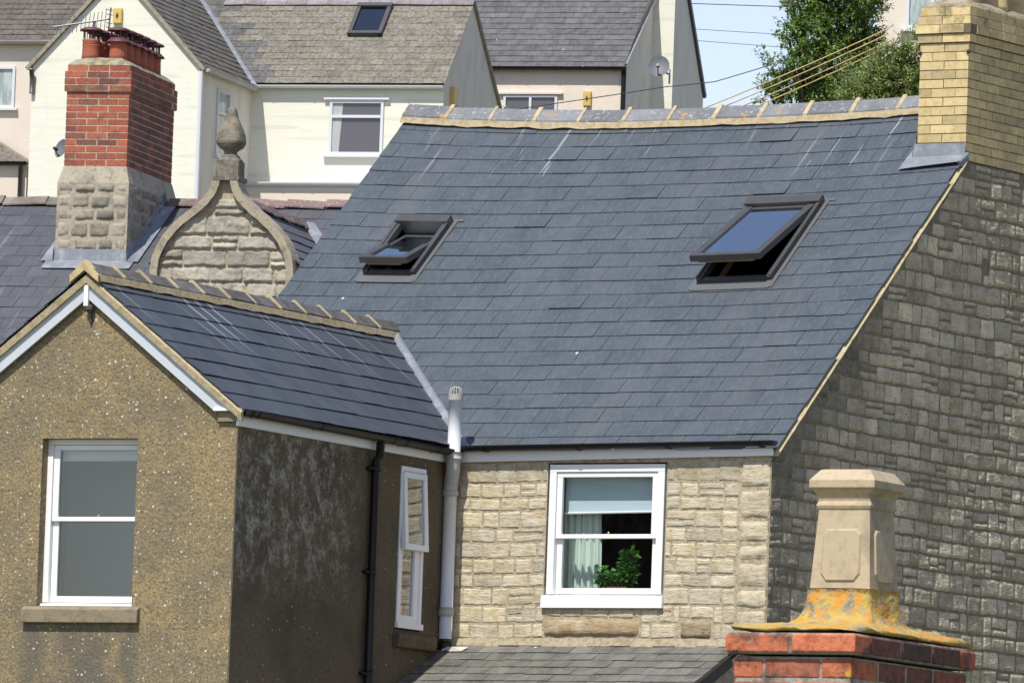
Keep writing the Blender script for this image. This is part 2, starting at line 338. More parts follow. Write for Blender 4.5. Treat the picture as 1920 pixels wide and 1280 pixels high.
m_finial = M("lichened_stone", .92, base=(.21, .18, .14), layers=[dict(s=9, d=7, r=.7, lo=.42, hi=.62, c=(.09, .08, .065), a=.85), dict(s=26, d=7, r=.75, lo=.54, hi=.64, c=(.3, .2, .06), a=.6, mask=[(2, 10.5, 10.7)])], bump=[(40, .6, .01)])
m_brick_red = M("red_brick", .88, layers=[dict(s=30, d=6, lo=.42, hi=.66, c=(.6, .5, .45), mode='MULTIPLY', a=.6), dict(s=5, d=7, r=.7, lo=.5, hi=.68, c=(.09, .055, .045), a=.6), dict(s=15, d=5, off=(5, 1, 2), lo=.56, hi=.66, c=(.2, .17, .08), a=.85, mask=[(2, 11.2, 11.38)])], bump=[(90, .4, .004)])
m_brick_buff = M("buff_brick", .85, layers=[dict(s=14, d=6, lo=.42, hi=.68, c=(.72, .66, .52), mode='MULTIPLY', a=.6), dict(s=40, d=5, lo=.55, hi=.7, c=(.5, .4, .25), mode='MULTIPLY', a=.5), dict(s=5, d=6, lo=.5, hi=.68, c=(.09, .08, .05), a=.7, mask=[(2, 9.25, 9.5)])], bump=[(90, .35, .004)])
m_brick_near = M("worn_red_brick", .9, layers=[dict(s=24, d=7, r=.7, lo=.42, hi=.66, c=(.5, .38, .33), mode='MULTIPLY', a=.75), dict(s=9, d=7, r=.7, lo=.5, hi=.64, c=(.06, .045, .035), a=.75), dict(s=14, off=(5, 5, 5), d=7, r=.7, lo=.6, hi=.7, c=(.33, .29, .22), a=.7), dict(vor=1, s=13, lo=.16, hi=.3, rnd=.86, c=(.5, .3, .03), a=.85)], bump=[(70, .6, .006), (18, .4, .01)])
m_brick_mort = M("brick_mortar", .95, layers=[dict(s=30, d=5, lo=.4, hi=.68, c=(.6, .57, .5), mode='MULTIPLY', a=.7)], bump=[(60, .5, .006)])
m_pot_buff = M("buff_terracotta", .85, layers=[dict(s=11, d=7, r=.7, off=(3, 8, 1), lo=.5, hi=.66, c=(.30, .25, .17), a=.6), dict(s=9, d=6, off=(1, 1, 6), lo=.64, hi=.72, c=(.40, .26, .1), a=.5), dict(s=6, d=6, lo=.5, hi=.72, c=(.22, .18, .12), a=.55), dict(s=50, d=4, lo=.5, hi=.7, c=(.75, .68, .55), mode='MULTIPLY', a=.5)], bump=[(60, .25, .004)])
m_flaunch = M("lichened_flaunching", .95, base=(.27, .235, .175), layers=[dict(s=22, d=7, r=.7, lo=.45, hi=.65, c=(.13, .115, .085), a=.8), dict(s=15, d=8, r=.72, lo=.40, hi=.52, c=(.45, .32, .07), a=.88), dict(s=17, d=8, r=.72, off=(2, 7, 1), lo=.50, hi=.57, c=(.50, .23, .025), a=.9), dict(s=40, off=(1, 1, 1), lo=.62, hi=.7, c=(.4, .38, .32), a=.8)], bump=[(40, .8, .012), (12, .5, .02)])
m_flaunch_far = M("mossy_flaunching", .95, base=(.3, .27, .2), layers=[dict(s=10, d=7, lo=.42, hi=.6, c=(.14, .12, .07), a=.8), dict(s=14, off=(3, 1, 0), d=6, lo=.54, hi=.62, c=(.4, .27, .05), a=.7)], bump=[(40, .6, .012)])
m_terracotta = M("red_terracotta", .75, base=(.36, .10, .05), layers=[dict(s=9, d=5, lo=.45, hi=.7, c=(.2, .06, .035), a=.6)], bump=[(40, .2, .004)])
m_cowl = M("painted_cowl_metal", .55, base=(.12, .038, .045), layers=[dict(s=20, lo=.4, hi=.7, c=(.05, .025, .035), a=.6)])
m_lead = M("lead_sheet", .55, base=(.20, .215, .24), layers=[dict(s=6, d=6, lo=.45, hi=.7, c=(.36, .38, .40), a=.6), dict(s=(30, 8, 10), d=5, lo=.5, hi=.7, c=(.15, .16, .18), a=.5), dict(s=25, lo=.62, hi=.72, c=(.55, .5, .36), a=.35)], bump=[(10, .4, .012), (40, .2, .004)], metal=.15)
m_white = M("white_gloss_paint", .4, base=(.80, .80, .79), layers=[dict(s=4, d=6, lo=.5, hi=.8, c=(.68, .68, .66), a=.4)])
m_upvc = M("white_plastic", .35, base=(.62, .63, .65), layers=[dict(s=(6, 6, 1.5), d=5, lo=.55, hi=.8, c=(.6, .6, .58), a=.4)])
m_greyplast = M("grey_plastic_fitting", .45, base=(.40, .385, .36), layers=[dict(s=8, lo=.4, hi=.7, c=(.3, .28, .25), a=.5)])
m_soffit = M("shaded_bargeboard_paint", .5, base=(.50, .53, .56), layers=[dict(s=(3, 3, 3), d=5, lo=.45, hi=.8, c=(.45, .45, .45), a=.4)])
m_black = M("black_plastic", .45, base=(.007, .007, .008), layers=[dict(s=5, d=5, lo=.5, hi=.8, c=(.016, .016, .016), a=.5)], spec=.35)
m_frame = M("dark_window_cladding", .45, base=(.05, .05, .052), layers=[dict(s=8, lo=.4, hi=.7, c=(.065, .064, .065), a=.6)], spec=.6)
m_flash = M("grey_flashing", .5, base=(.115, .118, .122), layers=[dict(s=9, d=5, lo=.4, hi=.7, c=(.13, .13, .13), a=.6)], metal=.2)
m_pine = M("varnished_pine", .5, base=(.34, .2, .08), layers=[dict(s=(4, 60, 4), lo=.4, hi=.7, c=(.2, .11, .04), a=.6)])
m_dark = M("dark_room_lining", .9, base=(.02, .018, .016), layers=[dict(s=2, lo=.4, hi=.7, c=(.03, .026, .02), a=.5)])
m_grey_fabric = M("grey_room_fabric", .9, base=(.42, .44, .43), layers=[dict(s=3, lo=.4, hi=.7, c=(.36, .38, .37), a=.5)])
m_blind = M("pale_blue_blind_fabric", .9, base=(.52, .62, .68), layers=[dict(s=(2, 5, 2), lo=.4, hi=.7, c=(.45, .55, .6), a=.5)])
m_curtain = M("pale_curtain_fabric", .9, base=(.62, .70, .64), layers=[dict(s=(9, 1, 9), lo=.4, hi=.7, c=(.5, .58, .53), a=.5)])
m_brass = M("brass", .3, base=(.6, .42, .14), metal=.9)
m_sill = M("sandstone_sill", .9, base=(.235, .19, .12), layers=[dict(s=12, d=6, lo=.42, hi=.66, c=(.14, .12, .08), a=.7), dict(s=50, lo=.5, hi=.7, c=(.3, .25, .16), a=.5)], bump=[(60, .5, .008)])
m_cream = M("cream_painted_render", .85, base=(.715, .70, .585), layers=[dict(s=2, d=5, lo=.5, hi=.8, c=(.62, .60, .48), a=.5), dict(s=(.35, 5.5, .35), off=(0, .7, 0), d=1, lo=.60, hi=.64, c=(.56, .56, .44), a=.45), dict(s=(7, .7, 7), d=4, lo=.6, hi=.75, c=(.58, .56, .45), a=.4), dict(s=30, lo=.5, hi=.75, c=(.7, .69, .57), a=.35)], bump=[(26, .3, .01), ((1.2, 8, 1.2), .25, .02)])
m_cream_side = M("cream_side_render_bounce_lift", .9, base=(.72, .665, .57), layers=[dict(s=(2.4, .8, 2), d=6, lo=.45, hi=.75, c=(.5, .465, .4), a=.6)], bump=[(26, .3, .01)])  # pale tone stands in for bounce light and haze on the side walls
m_pink = M("pinkish_render", .88, base=(.70, .60, .49), layers=[dict(s=2.2, d=6, lo=.45, hi=.75, c=(.6, .52, .42), a=.5), dict(s=5, d=6, off=(3, 2, 1), lo=.62, hi=.7, c=(.36, .24, .16), a=.7)], bump=[(22, .4, .012)])
m_pink_clean = M("pale_pink_render", .88, base=(.66, .58, .485), layers=[dict(s=2.2, d=6, lo=.45, hi=.75, c=(.60, .53, .44), a=.5)], bump=[(22, .4, .012)])
m_pane_far = M("dark_window_pane", .08, base=(.10, .09, .10), spec=.6)
m_pane_green = M("greenish_window_pane", .1, base=(.26, .31, .29), layers=[dict(s=(9, 2, 9), lo=.4, hi=.6, c=(.45, .5, .48), a=.8)], spec=.6)
m_yellow = M("yellow_alarm_plastic", .45, base=(.58, .41, .11), layers=[dict(s=20, lo=.5, hi=.7, c=(.5, .33, .05), a=.4)])
m_darkmark = M("dark_print", .6, base=(.04, .025, .015))
m_dish = M("grey_dish_metal", .6, base=(.12, .125, .14), layers=[dict(s=9, lo=.4, hi=.7, c=(.15, .16, .17), a=.5)])
m_metal = M("weathered_aluminium", .5, base=(.16, .165, .19), metal=.4)
m_cable = M("black_cable", .7, base=(.025, .025, .028))
m_cable_y = M("yellow_sleeved_cable", .7, base=(.52, .38, .16), layers=[dict(s=6, lo=.45, hi=.65, c=(.4, .17, .06), a=.7)])
m_bark = M("bark", .95, base=(.09, .07, .05), layers=[dict(s=(20, 20, 5), lo=.4, hi=.7, c=(.04, .035, .03), a=.8)])
m_leaf = M("leaf", .55, layers=[dict(s=1.4, lo=.4, hi=.7, c=(.6, .7, .5), mode='MULTIPLY', a=.5)], spec=.4)
_n = m_leaf.node_tree; _b = _n.nodes['Principled BSDF']; _t = _n.nodes.new('ShaderNodeBsdfTranslucent'); _m = _n.nodes.new('ShaderNodeMixShader'); _m.inputs[0].default_value = .35; _n.links.new(_b.inputs['Base Color'].links[0].from_socket, _t.inputs[0]); _n.links.new(_b.outputs[0], _m.inputs[1]); _n.links.new(_t.outputs[0], _m.inputs[2]); _n.links.new(_m.outputs[0], _n.nodes['Material Output'].inputs[0])
m_ground = M("rough_grass_ground", .95, base=(.07, .09, .035), layers=[dict(s=.3, d=8, lo=.4, hi=.7, c=(.12, .10, .06), a=.7)])
g_front = GLASS("window_glass", .06, (.86, .9, .88))
g_ext = GLASS("window_glass_reflective", .12, (.75, .78, .77), .03, (.95, 1, .96))
g_side = GLASS("side_window_glass", .38, (.7, .74, .74))
g_sky = GLASS("roof_window_glass", .8, (.45, .48, .5), .015, (.86, .97, 1.0))
g_far = GLASS("rooflight_glass", .22, (.35, .4, .42), .05, (.8, .95, 1.0))

# ------------------------------------------------------------------ ground: a hillside climbing away from the camera
def ground():
    mb = MB(); f2 = Vector((FWD.x, FWD.y, 0)).normalized(); r2 = Vector((f2.y, -f2.x, 0)); K = [(-60, -6), (0, -1.8), (12, -5), (28, -7), (48, -5), (66, -.6), (84, 1), (100, 3), (135, 8), (172, 13.5), (205, 17), (260, 21), (420, 26), (900, 30), (2400, 30)]
    ws = [-2000, -700, -250, -120, -60, -30, -15, 0, 15, 30, 60, 120, 250, 700, 2000]; vs = []
    for d, z in K:
        for w in ws: vs.append((CAM.x+f2.x*d+r2.x*w, CAM.y+f2.y*d+r2.y*w, z+(noise.noise((d*.02, w*.02, 0))*1.0 if abs(w) > 20 else 0)))
    n = len(ws); mb.add(vs, [(j*n+i, j*n+i+1, (j+1)*n+i+1, (j+1)*n+i) for j in range(len(K)-1) for i in range(n-1)])
    tag(mb.build("hillside_ground", m_ground, None, True), kind='structure')
ground()

# ------------------------------------------------------------------ shared building parts
def gutter(name, mat, parent, p, q, r, brackets=(), n=9, out=(0, -1, 0)):
    """Half round gutter open to the sky between two points."""
    mb = MB(); p, q, o = Vector(p), Vector(q), Vector(out); z = Vector((0, 0, 1))
    def arc(c, rr): return [c+o*(rr*math.cos(math.pi+math.pi*k/n))+z*(rr*math.sin(math.pi+math.pi*k/n)) for k in range(n+1)]
    a, b, a2, b2 = arc(p, r), arc(q, r), arc(p, r*.88), arc(q, r*.88)
    mb.add(a+b+a2+b2, [(k, k+1, n+1+k+1, n+1+k) for k in range(n)]+[(2*n+2+k, 3*n+3+k, 3*n+3+k+1, 2*n+2+k+1) for k in range(n)]+[(0, n+1, 3*n+3, 2*n+2), (n, 2*n+2+n, 3*n+3+n, 2*n+1)])
    mb.add(a, [tuple(range(n+1))]); mb.add(b, [tuple(range(n+1))])
    g = mb.build(name, mat, parent)
    for t in brackets:
        k = MB(); c = p+(q-p)*t; d = (q-p).normalized()*.014; aa = [x for x in arc(c-d, r*1.12)]; bb = [x for x in arc(c+d, r*1.12)]
        k.add(aa+bb, [(i, i+1, n+1+i+1, n+1+i) for i in range(n)])
        s = -o
        for sg in (-1, 1): pass
        w0 = c+s*(r*1.12); k.add([w0-d-z*.05, w0+d-z*.05, w0+d+z*.01, w0-d+z*.01, c-d-z*(r*1.12)+o*r*.2, c+d-z*(r*1.12)+o*r*.2], [(0, 1, 2, 3), (0, 1, 5, 4)])
        k.build("gutter_bracket", mat, g)
    return g
def ridge_tiles(name, parent, P, L, tl, hw, drop, mat, matm, rnd, bar_w=.03, bar_h=.022, end_cap=False, bed=True, jit=.006, colr=(.2, .19, .19)):
    """Angular ridge tiles: P(a, b, c) = along, across, up from the apex. Mortar bed and raised mortar joints are a sub-part."""
    mb = MB(); mm = MB(); n = max(1, round(L/tl)); t = L/n; th = .018
    for i in range(n):
        a0, a1 = i*t+.003, (i+1)*t-.003; j = rnd.uniform(-jit, jit); k = rnd.uniform(-jit, jit)
        pr = [(-hw, -drop), (-hw*.12, -drop*.05), (hw*.12, -drop*.05), (hw, -drop)]
        c = []
        for (a, z) in ((a0, j), (a1, k)):
            c += [(a, b, cc+z+th) for b, cc in pr]+[(a, b, cc+z) for b, cc in pr]
        mb.add([P(*q) for q in c], [(0, 1, 9, 8), (1, 2, 10, 9), (2, 3, 11, 10), (4, 12, 13, 5), (5, 13, 14, 6), (6, 14, 15, 7), (0, 8, 12, 4), (3, 7, 15, 11), (0, 4, 5, 1), (1, 5, 6, 2), (2, 6, 7, 3), (8, 9, 13, 12), (9, 10, 14, 13), (10, 11, 15, 14)],
               mul(colr, rnd.uniform(.8, 1.2)), c)
        if bar_w and i > 0:
            a = i*t; w = bar_w*rnd.uniform(.8, 1.25)/2; pr2 = [(-hw-.004, -drop-.004), (0, .012), (hw+.004, -drop-.004)]; c = []
            for aa in (a-w, a+w): c += [(aa, b, cc+th+bar_h) for b, cc in pr2]+[(aa, b, cc) for b, cc in pr2]
            mm.add([P(*q) for q in c], [(0, 1, 7, 6), (1, 2, 8, 7), (0, 3, 4, 1), (1, 4, 5, 2), (6, 7, 10, 9), (7, 8, 11, 10), (0, 6, 9, 3), (2, 5, 11, 8)], mul((.43, .355, .22), rnd.uniform(.9, 1.08)), c)
    N = int(L/.07)
    for sg in ((-1, 1) if bed else ()):
        c = []
        for i in range(N+1):
            a = L*i/N; z = noise.noise((a*5, sg*3, 1))*.014+noise.noise((a*17, sg*3, 7))*.006-.006
            c += [(a, sg*(hw-.02), -drop+.012), (a, sg*(hw+.012), -drop+.002), (a, sg*(hw+.028), -drop-.046+z), (a, sg*(hw-.02), -drop-.04)]
        mm.add([P(*q) for q in c], [(4*i+k, 4*i+4+k, 4*i+4+(k+1) % 4, 4*i+(k+1) % 4) for i in range(N) for k in range(4)], (.40, .33, .205), c)
    if end_cap:
        c = [(-.012, -hw-.01, -drop-.06), (-.012, -hw-.01, -drop), (-.012, 0, .03), (-.012, hw+.01, -drop), (-.012, hw+.01, -drop-.06), (-.012, 0, -.055)]
        c2 = [(.05, b, z) for _, b, z in c]
        mm.add([P(*q) for q in c+c2], [(0, 1, 2, 5), (5, 2, 3, 4)]+[(i, 6+i, 6+(i+1) % 6, (i+1) % 6) for i in range(6)], (.5, .4, .22), c+c2)
    r = mb.build(name, mat, parent)
    if mm.v: mm.build("mortar_bedding", matm, r)
    return r
def verge(mb, pts, side, w0=-.045, col=(.42, .34, .2), wd=.05):
    """Strip of verge mortar under the slate ends; pts run up the slope, side is the outward direction."""
    o = Vector(side); z = Vector((0, 0, 1)); c = []
    for i, p in enumerate(pts):
        p = Vector(p); j = noise.noise((i*.9, 2, 5))*.007; c += [p, p+o*(wd+j)+z*(-wd*.55), p+o*(wd-.012+j*.5)+z*w0, p+z*w0]
    mb.add(c, [(4*i+k, 4*i+4+k, 4*i+4+(k+1) % 4, 4*i+(k+1) % 4) for i in range(len(pts)-1) for k in range(4)]+[(0, 1, 2, 3)], col)
def sash_window(parent, T, u0, u1, v0, v1, mf, glass, fw=.06, st=.05, rail_v=None, sill_h=.1, ext=.02, top=.06, depth=.05, room=True, lower_in=.03, brass=True, label=None, room_d=1.6):
    """Vertical sliding sash: outer box frame with sill, upper sash in front, lower sash set back."""
    w = tag(bpy.data.objects.new("sash_window", None)); COL.objects.link(w); w.parent = parent
    if label: w['label'] = label
    mb = MB(); box(mb, T, u0, u0+fw, v0+sill_h, v1-top, -depth, 0); box(mb, T, u1-fw, u1, v0+sill_h, v1-top, -depth, 0); box(mb, T, u0, u1, v1-top, v1, -depth, .001)
    mb.build("window_frame", mf, w, bevel=.003)
    if sill_h:
        s = MB(); c = [(u0-ext, v0, -depth), (u1+ext, v0, -depth), (u1+ext, v0, .035), (u0-ext, v0, .035), (u0-ext, v0+sill_h, -depth), (u1+ext, v0+sill_h, -depth), (u1+ext, v0+sill_h-.012, .03), (u0-ext, v0+sill_h-.012, .03)]
        s.add([T(*p) for p in c], [(0, 1, 2, 3), (4, 7, 6, 5), (3, 2, 6, 7), (0, 3, 7, 4), (1, 5, 6, 2), (0, 4, 5, 1)], (1, 1, 1), c); s.build("window_sill", mf, w, bevel=.003)
    a, b, c0, c1 = u0+fw+.003, u1-fw-.003, v0+sill_h+.003, v1-top-.003
    rv = rail_v or (c0+c1)/2
    def sash(name, p, q, r, s, z, tr, br):
        m_ = MB(); box(m_, T, p, p+st, r+br, s-tr, z-.03, z); box(m_, T, q-st, q, r+br, s-tr, z-.03, z); box(m_, T, p, q, s-tr, s, z-.03, z+.001); box(m_, T, p, q, r, r+br, z-.03, z+.001)
        o = m_.build(name, mf, w, bevel=.003); return o
    sash("upper_sash", a, b, rv-.018, c1, -.012, .04, .036); sash("lower_sash", a, b, c0, rv+.016, -.012-lower_in, .034, .05)
    g = MB(); rect(g, T, a+st, b-st, rv+.018, c1-.04, -.03); g.build("upper_pane", glass, w)
    g = MB(); rect(g, T, a+st, b-st, c0+.05, rv-.018, -.03-lower_in); g.build("lower_pane", glass, w)
    if brass:
        k = MB(); x = (a+b)/2; sphere(k, T(x, rv+.03, -.03-lower_in+.004), .011); box(k, T, x-.02, x+.02, rv+.0165, rv+.022, -.045, -.02); k.build("sash_catch", m_brass, w)
    if room:
        r_ = MB(); d = -depth-room_d
        for q in (((u0-.6, v0-.5), (u1+.6, v1+.3)),):
            (x0, y0), (x1, y1) = q
            rect(r_, T, x0, x1, y0, y1, d)
            c = [(x0, y0, d), (x0, y1, d), (x0, y1, -depth-.12), (x0, y0, -depth-.12)]; r_.add([T(*p) for p in c], [(0, 1, 2, 3)], (1, 1, 1), c)
            c = [(x1, y0, d), (x1, y1, d), (x1, y1, -depth-.12), (x1, y0, -depth-.12)]; r_.add([T(*p) for p in c], [(0, 1, 2, 3)], (1, 1, 1), c)
            c = [(x0, y1, d), (x1, y1, d), (x1, y1, -depth-.12), (x0, y1, -depth-.12)]; r_.add([T(*p) for p in c], [(0, 1, 2, 3)], (1, 1, 1), c)
            c = [(x0, y0, d), (x1, y0, d), (x1, y0, -depth-.12), (x0, y0, -depth-.12)]; r_.add([T(*p) for p in c], [(0, 1, 2, 3)], (1, 1, 1), c)
            for (p0, p1, p2, p3) in rects_minus(x0, x1, y0, y1, [(u0, u1, v0, v1)]): rect(r_, T, p0, p1, p2, p3, -depth-.12)
        r_.build("room_lining", m_dark, w)
    return w
def plain_wall(mb, T, u0, u1, v0, v1, holes=(), w=0, reveal=.0, col=(1, 1, 1)):
    for (a, b, c, d) in rects_minus(u0, u1, v0, v1, holes): rect(mb, T, a, b, c, d, w, col)
    for (a, b, c, d) in holes:
        if reveal:
            for q in ([(a, c), (a, d)], [(b, d), (b, c)], [(a, d), (b, d)], [(b, c), (a, c)]):
                cc = [(q[0][0], q[0][1], w), (q[1][0], q[1][1], w), (q[1][0], q[1][1], w-reveal), (q[0][0], q[0][1], w-reveal)]
                mb.add([T(*p) for p in cc], [(0, 1, 2, 3)], col, cc)

# ------------------------------------------------------------------ the main stone house
HF = Frame(0, (0, 0)); house = thing("stone_house", "stone house with big blue-grey slate roof and two open roof windows", "house", HF)
PI_ = R(41.036); CP, SP = math.cos(PI_), math.sin(PI_); RX0, RX1, RS = -5.92, .05, 5.06
def sag(u, s):
    U = max(0, min(1, (u-RX0)/(RX1-RX0))); t = max(0, s/RS)
    return t*(.055-.10*(1-abs(2*U-1)**2.6))+.006*noise.noise((u*.9, s*.9, 3))
def MT(u, s, w): return (u, -.06+s*CP-w*SP, 5.505+s*SP+w*CP+sag(u, s))
# front wall: coursed cream rubble, window opening left free
FWH = (-2.125, -.985, 4.247, 5.455)
mb = MB(); plain_wall(mb, FRONT(0), -3.3, 0, 3.6, 5.56, [FWH], -.004, .1, (.43, .365, .255)); plain_wall(mb, FRONT(0), -5.87, 0, 0, 3.6, (), -.004, 0, (.4, .35, .27)); plain_wall(mb, FRONT(0), -5.87, -3.3, 3.6, 5.56, (), -.004, 0, (.4, .35, .27))
rd = random.Random(11)
def fcol(u, v, r):
    c = mixc((.58, .50, .335), (.51, .455, .325), r.random()); c = mixc(c, (.56, .50, .38), r.random()*.5)
    if v > 5.3: c = mul(c, .78)  # stones under the eaves darkened: eave shade put into their colour
    c = mixc(c, (.40, .37, .30), (r.random() < .18)*.6); return mul(c, r.uniform(.88, 1.08))
stone_front = MB()
slab = (-2.12, -1.19, 4.005, 4.17)
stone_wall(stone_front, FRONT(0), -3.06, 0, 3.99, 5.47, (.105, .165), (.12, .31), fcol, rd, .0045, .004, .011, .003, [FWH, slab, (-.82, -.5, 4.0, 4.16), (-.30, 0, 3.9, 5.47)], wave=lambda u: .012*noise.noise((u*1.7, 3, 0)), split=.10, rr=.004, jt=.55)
z = 3.99; k = 0
while z < 5.4:                                     # dressed corner stones
    h = rd.uniform(.11, .27); L_ = .292; zt = min(z+h, 5.465)
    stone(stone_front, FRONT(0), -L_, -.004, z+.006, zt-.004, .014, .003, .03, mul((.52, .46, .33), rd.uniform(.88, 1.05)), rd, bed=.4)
    if L_ < .27: stone(stone_front, FRONT(0), -.295, -L_-.008, z+.006, zt-.006, .014, .006, .025, fcol(0, 5, rd), rd)
    z = zt; k += 1
stone(stone_front, FRONT(0), -2.115, -1.195, 4.01, 4.165, .02, .004, .03, (.36, .27, .155), rd, bed=.2)
stone(stone_front, FRONT(0), -.81, -.51, 4.005, 4.15, .02, .004, .02, (.30, .24, .15), rd, bed=.2)
c = [(-3.06+3.06*i/40, 3.93, .05) for i in range(41)]+[(-3.06+3.06*i/40, 4.0+.012*noise.noise((i*.7, 0, 0)), .012) for i in range(41)]
mb.add([FRONT(0)(*p) for p in c], [(i, i+1, 42+i, 41+i) for i in range(40)], (.36, .31, .21), c)
fw_ = mb.build("front_wall", m_stone_mortar, house); stone_front.build("rubble_facing", m_stone_front, fw_, smooth=True)
# gable wall facing right: squared rubble in raked light
vt = lambda u: 5.47+u*math.tan(PI_) if u < 3.75 else 5.47+3.75*math.tan(PI_)-(u-3.75)*math.tan(PI_)
mb = MB(); pl = [(0, 0), (7.5, 0), (7.5, 5.47), (3.75, vt(3.75)), (0, 5.47)]; c = [(u, v, -.006) for u, v in pl]; mb.add([SIDE(0)(*p) for p in c], [(0, 1, 2, 3, 4)], (.24, .20, .14), c)
back = [(-5.87, 7.5, 0), (0, 7.5, 0), (0, 7.5, 5.47), (-5.87, 7.5, 5.47)]; mb.add(back, [(0, 1, 2, 3)], (.3, .27, .22))
mb.add([(-5.87, 0, 0), (-5.87, 7.5, 0), (-5.87, 7.5, 5.47), (-5.87, 3.75, vt(3.75)), (-5.87, 0, 5.47)], [(0, 1, 2, 3, 4)], (.3, .27, .22))
gst = MB(); rd = random.Random(5)
def gcol(u, v, r):
    c = mixc((.72, .61, .44), (.52, .45, .335), r.random()); c = mixc(c, (.55, .43, .31), (r.random() < .14)*.7); c = mixc(c, (.60, .51, .37), r.random()*.45)
    n = noise.noise((u*1.1, v*1.1, 4))*.5+.5
    soot = max(0, 1-(vt(u)-v)/.75)*sm((2.3-u)/1.3)*sm((7.0-v)/.5+.2)+.65*sm((.9-u)/.9)*sm((6.0-v)/.6)*.8+max(0, .35-(abs(u-3.3)*.5+abs(v-8.15)))*1.7
    c = mixc(c, (.13, .12, .10), min(.72, soot*(.45+n)))
    return mul(c, r.uniform(.70, 1.16))
hole_ = (3.55, 3.68, 7.35, 7.47)
stone_wall(gst, SIDE(0), 0, 7.5, 1.5, 8.27, (.115, .18), (.12, .32), gcol, rd, .010, .008, .018, .003, [hole_], lim=lambda u, v: (0.0, 9, vt(u)-.035), wave=lambda u: .022*noise.noise((u*.8, 5, 0))+.012*noise.noise((u*2.6, 1, 0)), vlim=lambda u, v: v < vt(u)-.06, split=.14, rr=.006, under=.15, jt=.65)
gw_ = mb.build("gable_wall", m_stone_mortar, house); gst.build("rubble_facing", m_stone_gable, gw_, smooth=True)
# slates
SKL = (-5.21, -4.685, 2.66, 3.43); SKR = (-1.79, -1.07, 2.47, 3.61)
rd = random.Random(3)
def scol(u, s, r):
    c = mixc((.060, .077, .092), (.066, .081, .095), r.random())
    if r.random() < .08: c = (.06, .075, .086)
    return mul(c, r.uniform(.95, 1.05))
RC = rd.uniform
SCH = (-.46, 1.0, (3.10+.06)/CP, 9)
mb = MB(); slates(mb, MT, RX0, RX1+.006, .055, RS, .2075, .315, scol, rd, holes=[SKL, SKR, SCH], th=.004, lift=.0075, wj=.0)
for (a, b, c_, d) in rects_minus(RX0, RX1-.02, .06, RS, [SKL, SKR, SCH]): rect(mb, MT, a, b, c_, d, -.012, (.03, .03, .03), 16, 16)
rear = [MT(RX0, RS, 0), MT(-.46, RS, 0), (-.46, 7.6, 5.45), (RX0, 7.6, 5.45)]; mb.add(rear, [(0, 1, 2, 3)], (.075, .083, .1))
roof = mb.build("slate_roof", m_slate, house)
mb = MB(); verge(mb, [MT(0.0, .09+i*4.08/40, .0) for i in range(41)], (1, 0, 0), -.07, (.44, .37, .225), .070); mb.build("verge_mortar", m_mortar, roof); mb = MB(); verge(mb, [MT(RX0+.05, i*RS/40, -.004) for i in range(41)], (-1, 0, 0), -.04, (.37, .30, .165), .045); mb.build("verge_mortar", m_mortar, roof)
def MR(a, b, c):
    u = RX0-.01+a; p = MT(u, RS, 0); return (u, p[1]+b+.0, p[2]+c+.075)
ridge_tiles("ridge_tiles", roof, MR, RX1-RX0-.5, .44, .13, .115, m_ridge, m_mortar, random.Random(2), bar_w=.036, bar_h=.007, colr=(.17, .175, .185))
# eaves
mb = MB(); prism(mb, FRONT(0), [(-3.05, 5.462), (0.02, 5.50), (.02, 5.562), (-3.05, 5.556)], .0, .028); mb.build("fascia_board", m_white, house, bevel=.002)
gutter("rain_gutter", m_black, house, (-3.0, -.08, 5.592), (.07, -.08, 5.618), .045, [.1, .39, .67, .955])
# lead strip in the valley against the extension roof
EXF = Frame(3.19, (-3.067, 0)); EA = R(37); EC, ES = math.cos(EA), math.sin(EA); EX0, EZ0, EL = .08, 5.585, 1.863
def ET(u, s, w): return (EX0-s*EC+w*ES, u, EZ0+s*ES+w*EC)
def ET2(u, s, w): x, y, z = ET(u, s, w); return (-2.816-x, y, z)
def valley_u(s):                                   # where the extension slope meets the main slope, in extension axes
    lo, hi = -1.0, 3.0
    for _ in range(40):
        mid = (lo+hi)/2; p = EXF.wld(ET(mid, s, 0))
        if 5.505+(p.y+.06)*SP/CP-p.z < 0: lo = mid
        else: hi = mid
    return lo
mb = MB(); c = []; N = 24
for i in range(N+1):
    s = -.05+(EL+.02)*i/N; p = EXF.wld(ET(valley_u(s), s, 0)); S = (p.y+.06)/CP
    wob = .006*noise.noise((i*.4, 0, 0)); c += [MT(p.x-.03, S, .03), MT(p.x+.03, S-.02, .052), MT(p.x+.105+wob, S-.03, .04), MT(p.x+.115+wob, S-.03, .008)]
mb.add(c, [(4*i+k, 4*i+k+1, 4*i+5+k, 4*i+4+k) for i in range(N) for k in range(3)])
for i in ():
    q = [Vector(c[4*i+k])+Vector((0, -.012, .012)) for k in range(4)]; r_ = [Vector(c[4*i+4+k])+Vector((0, -.008, .009)) for k in range(4)]; mb.add(q+r_, [(k, k+1, 5+k, 4+k) for k in range(3)])
mb.build("valley_lead", m_lead, house, smooth=True)

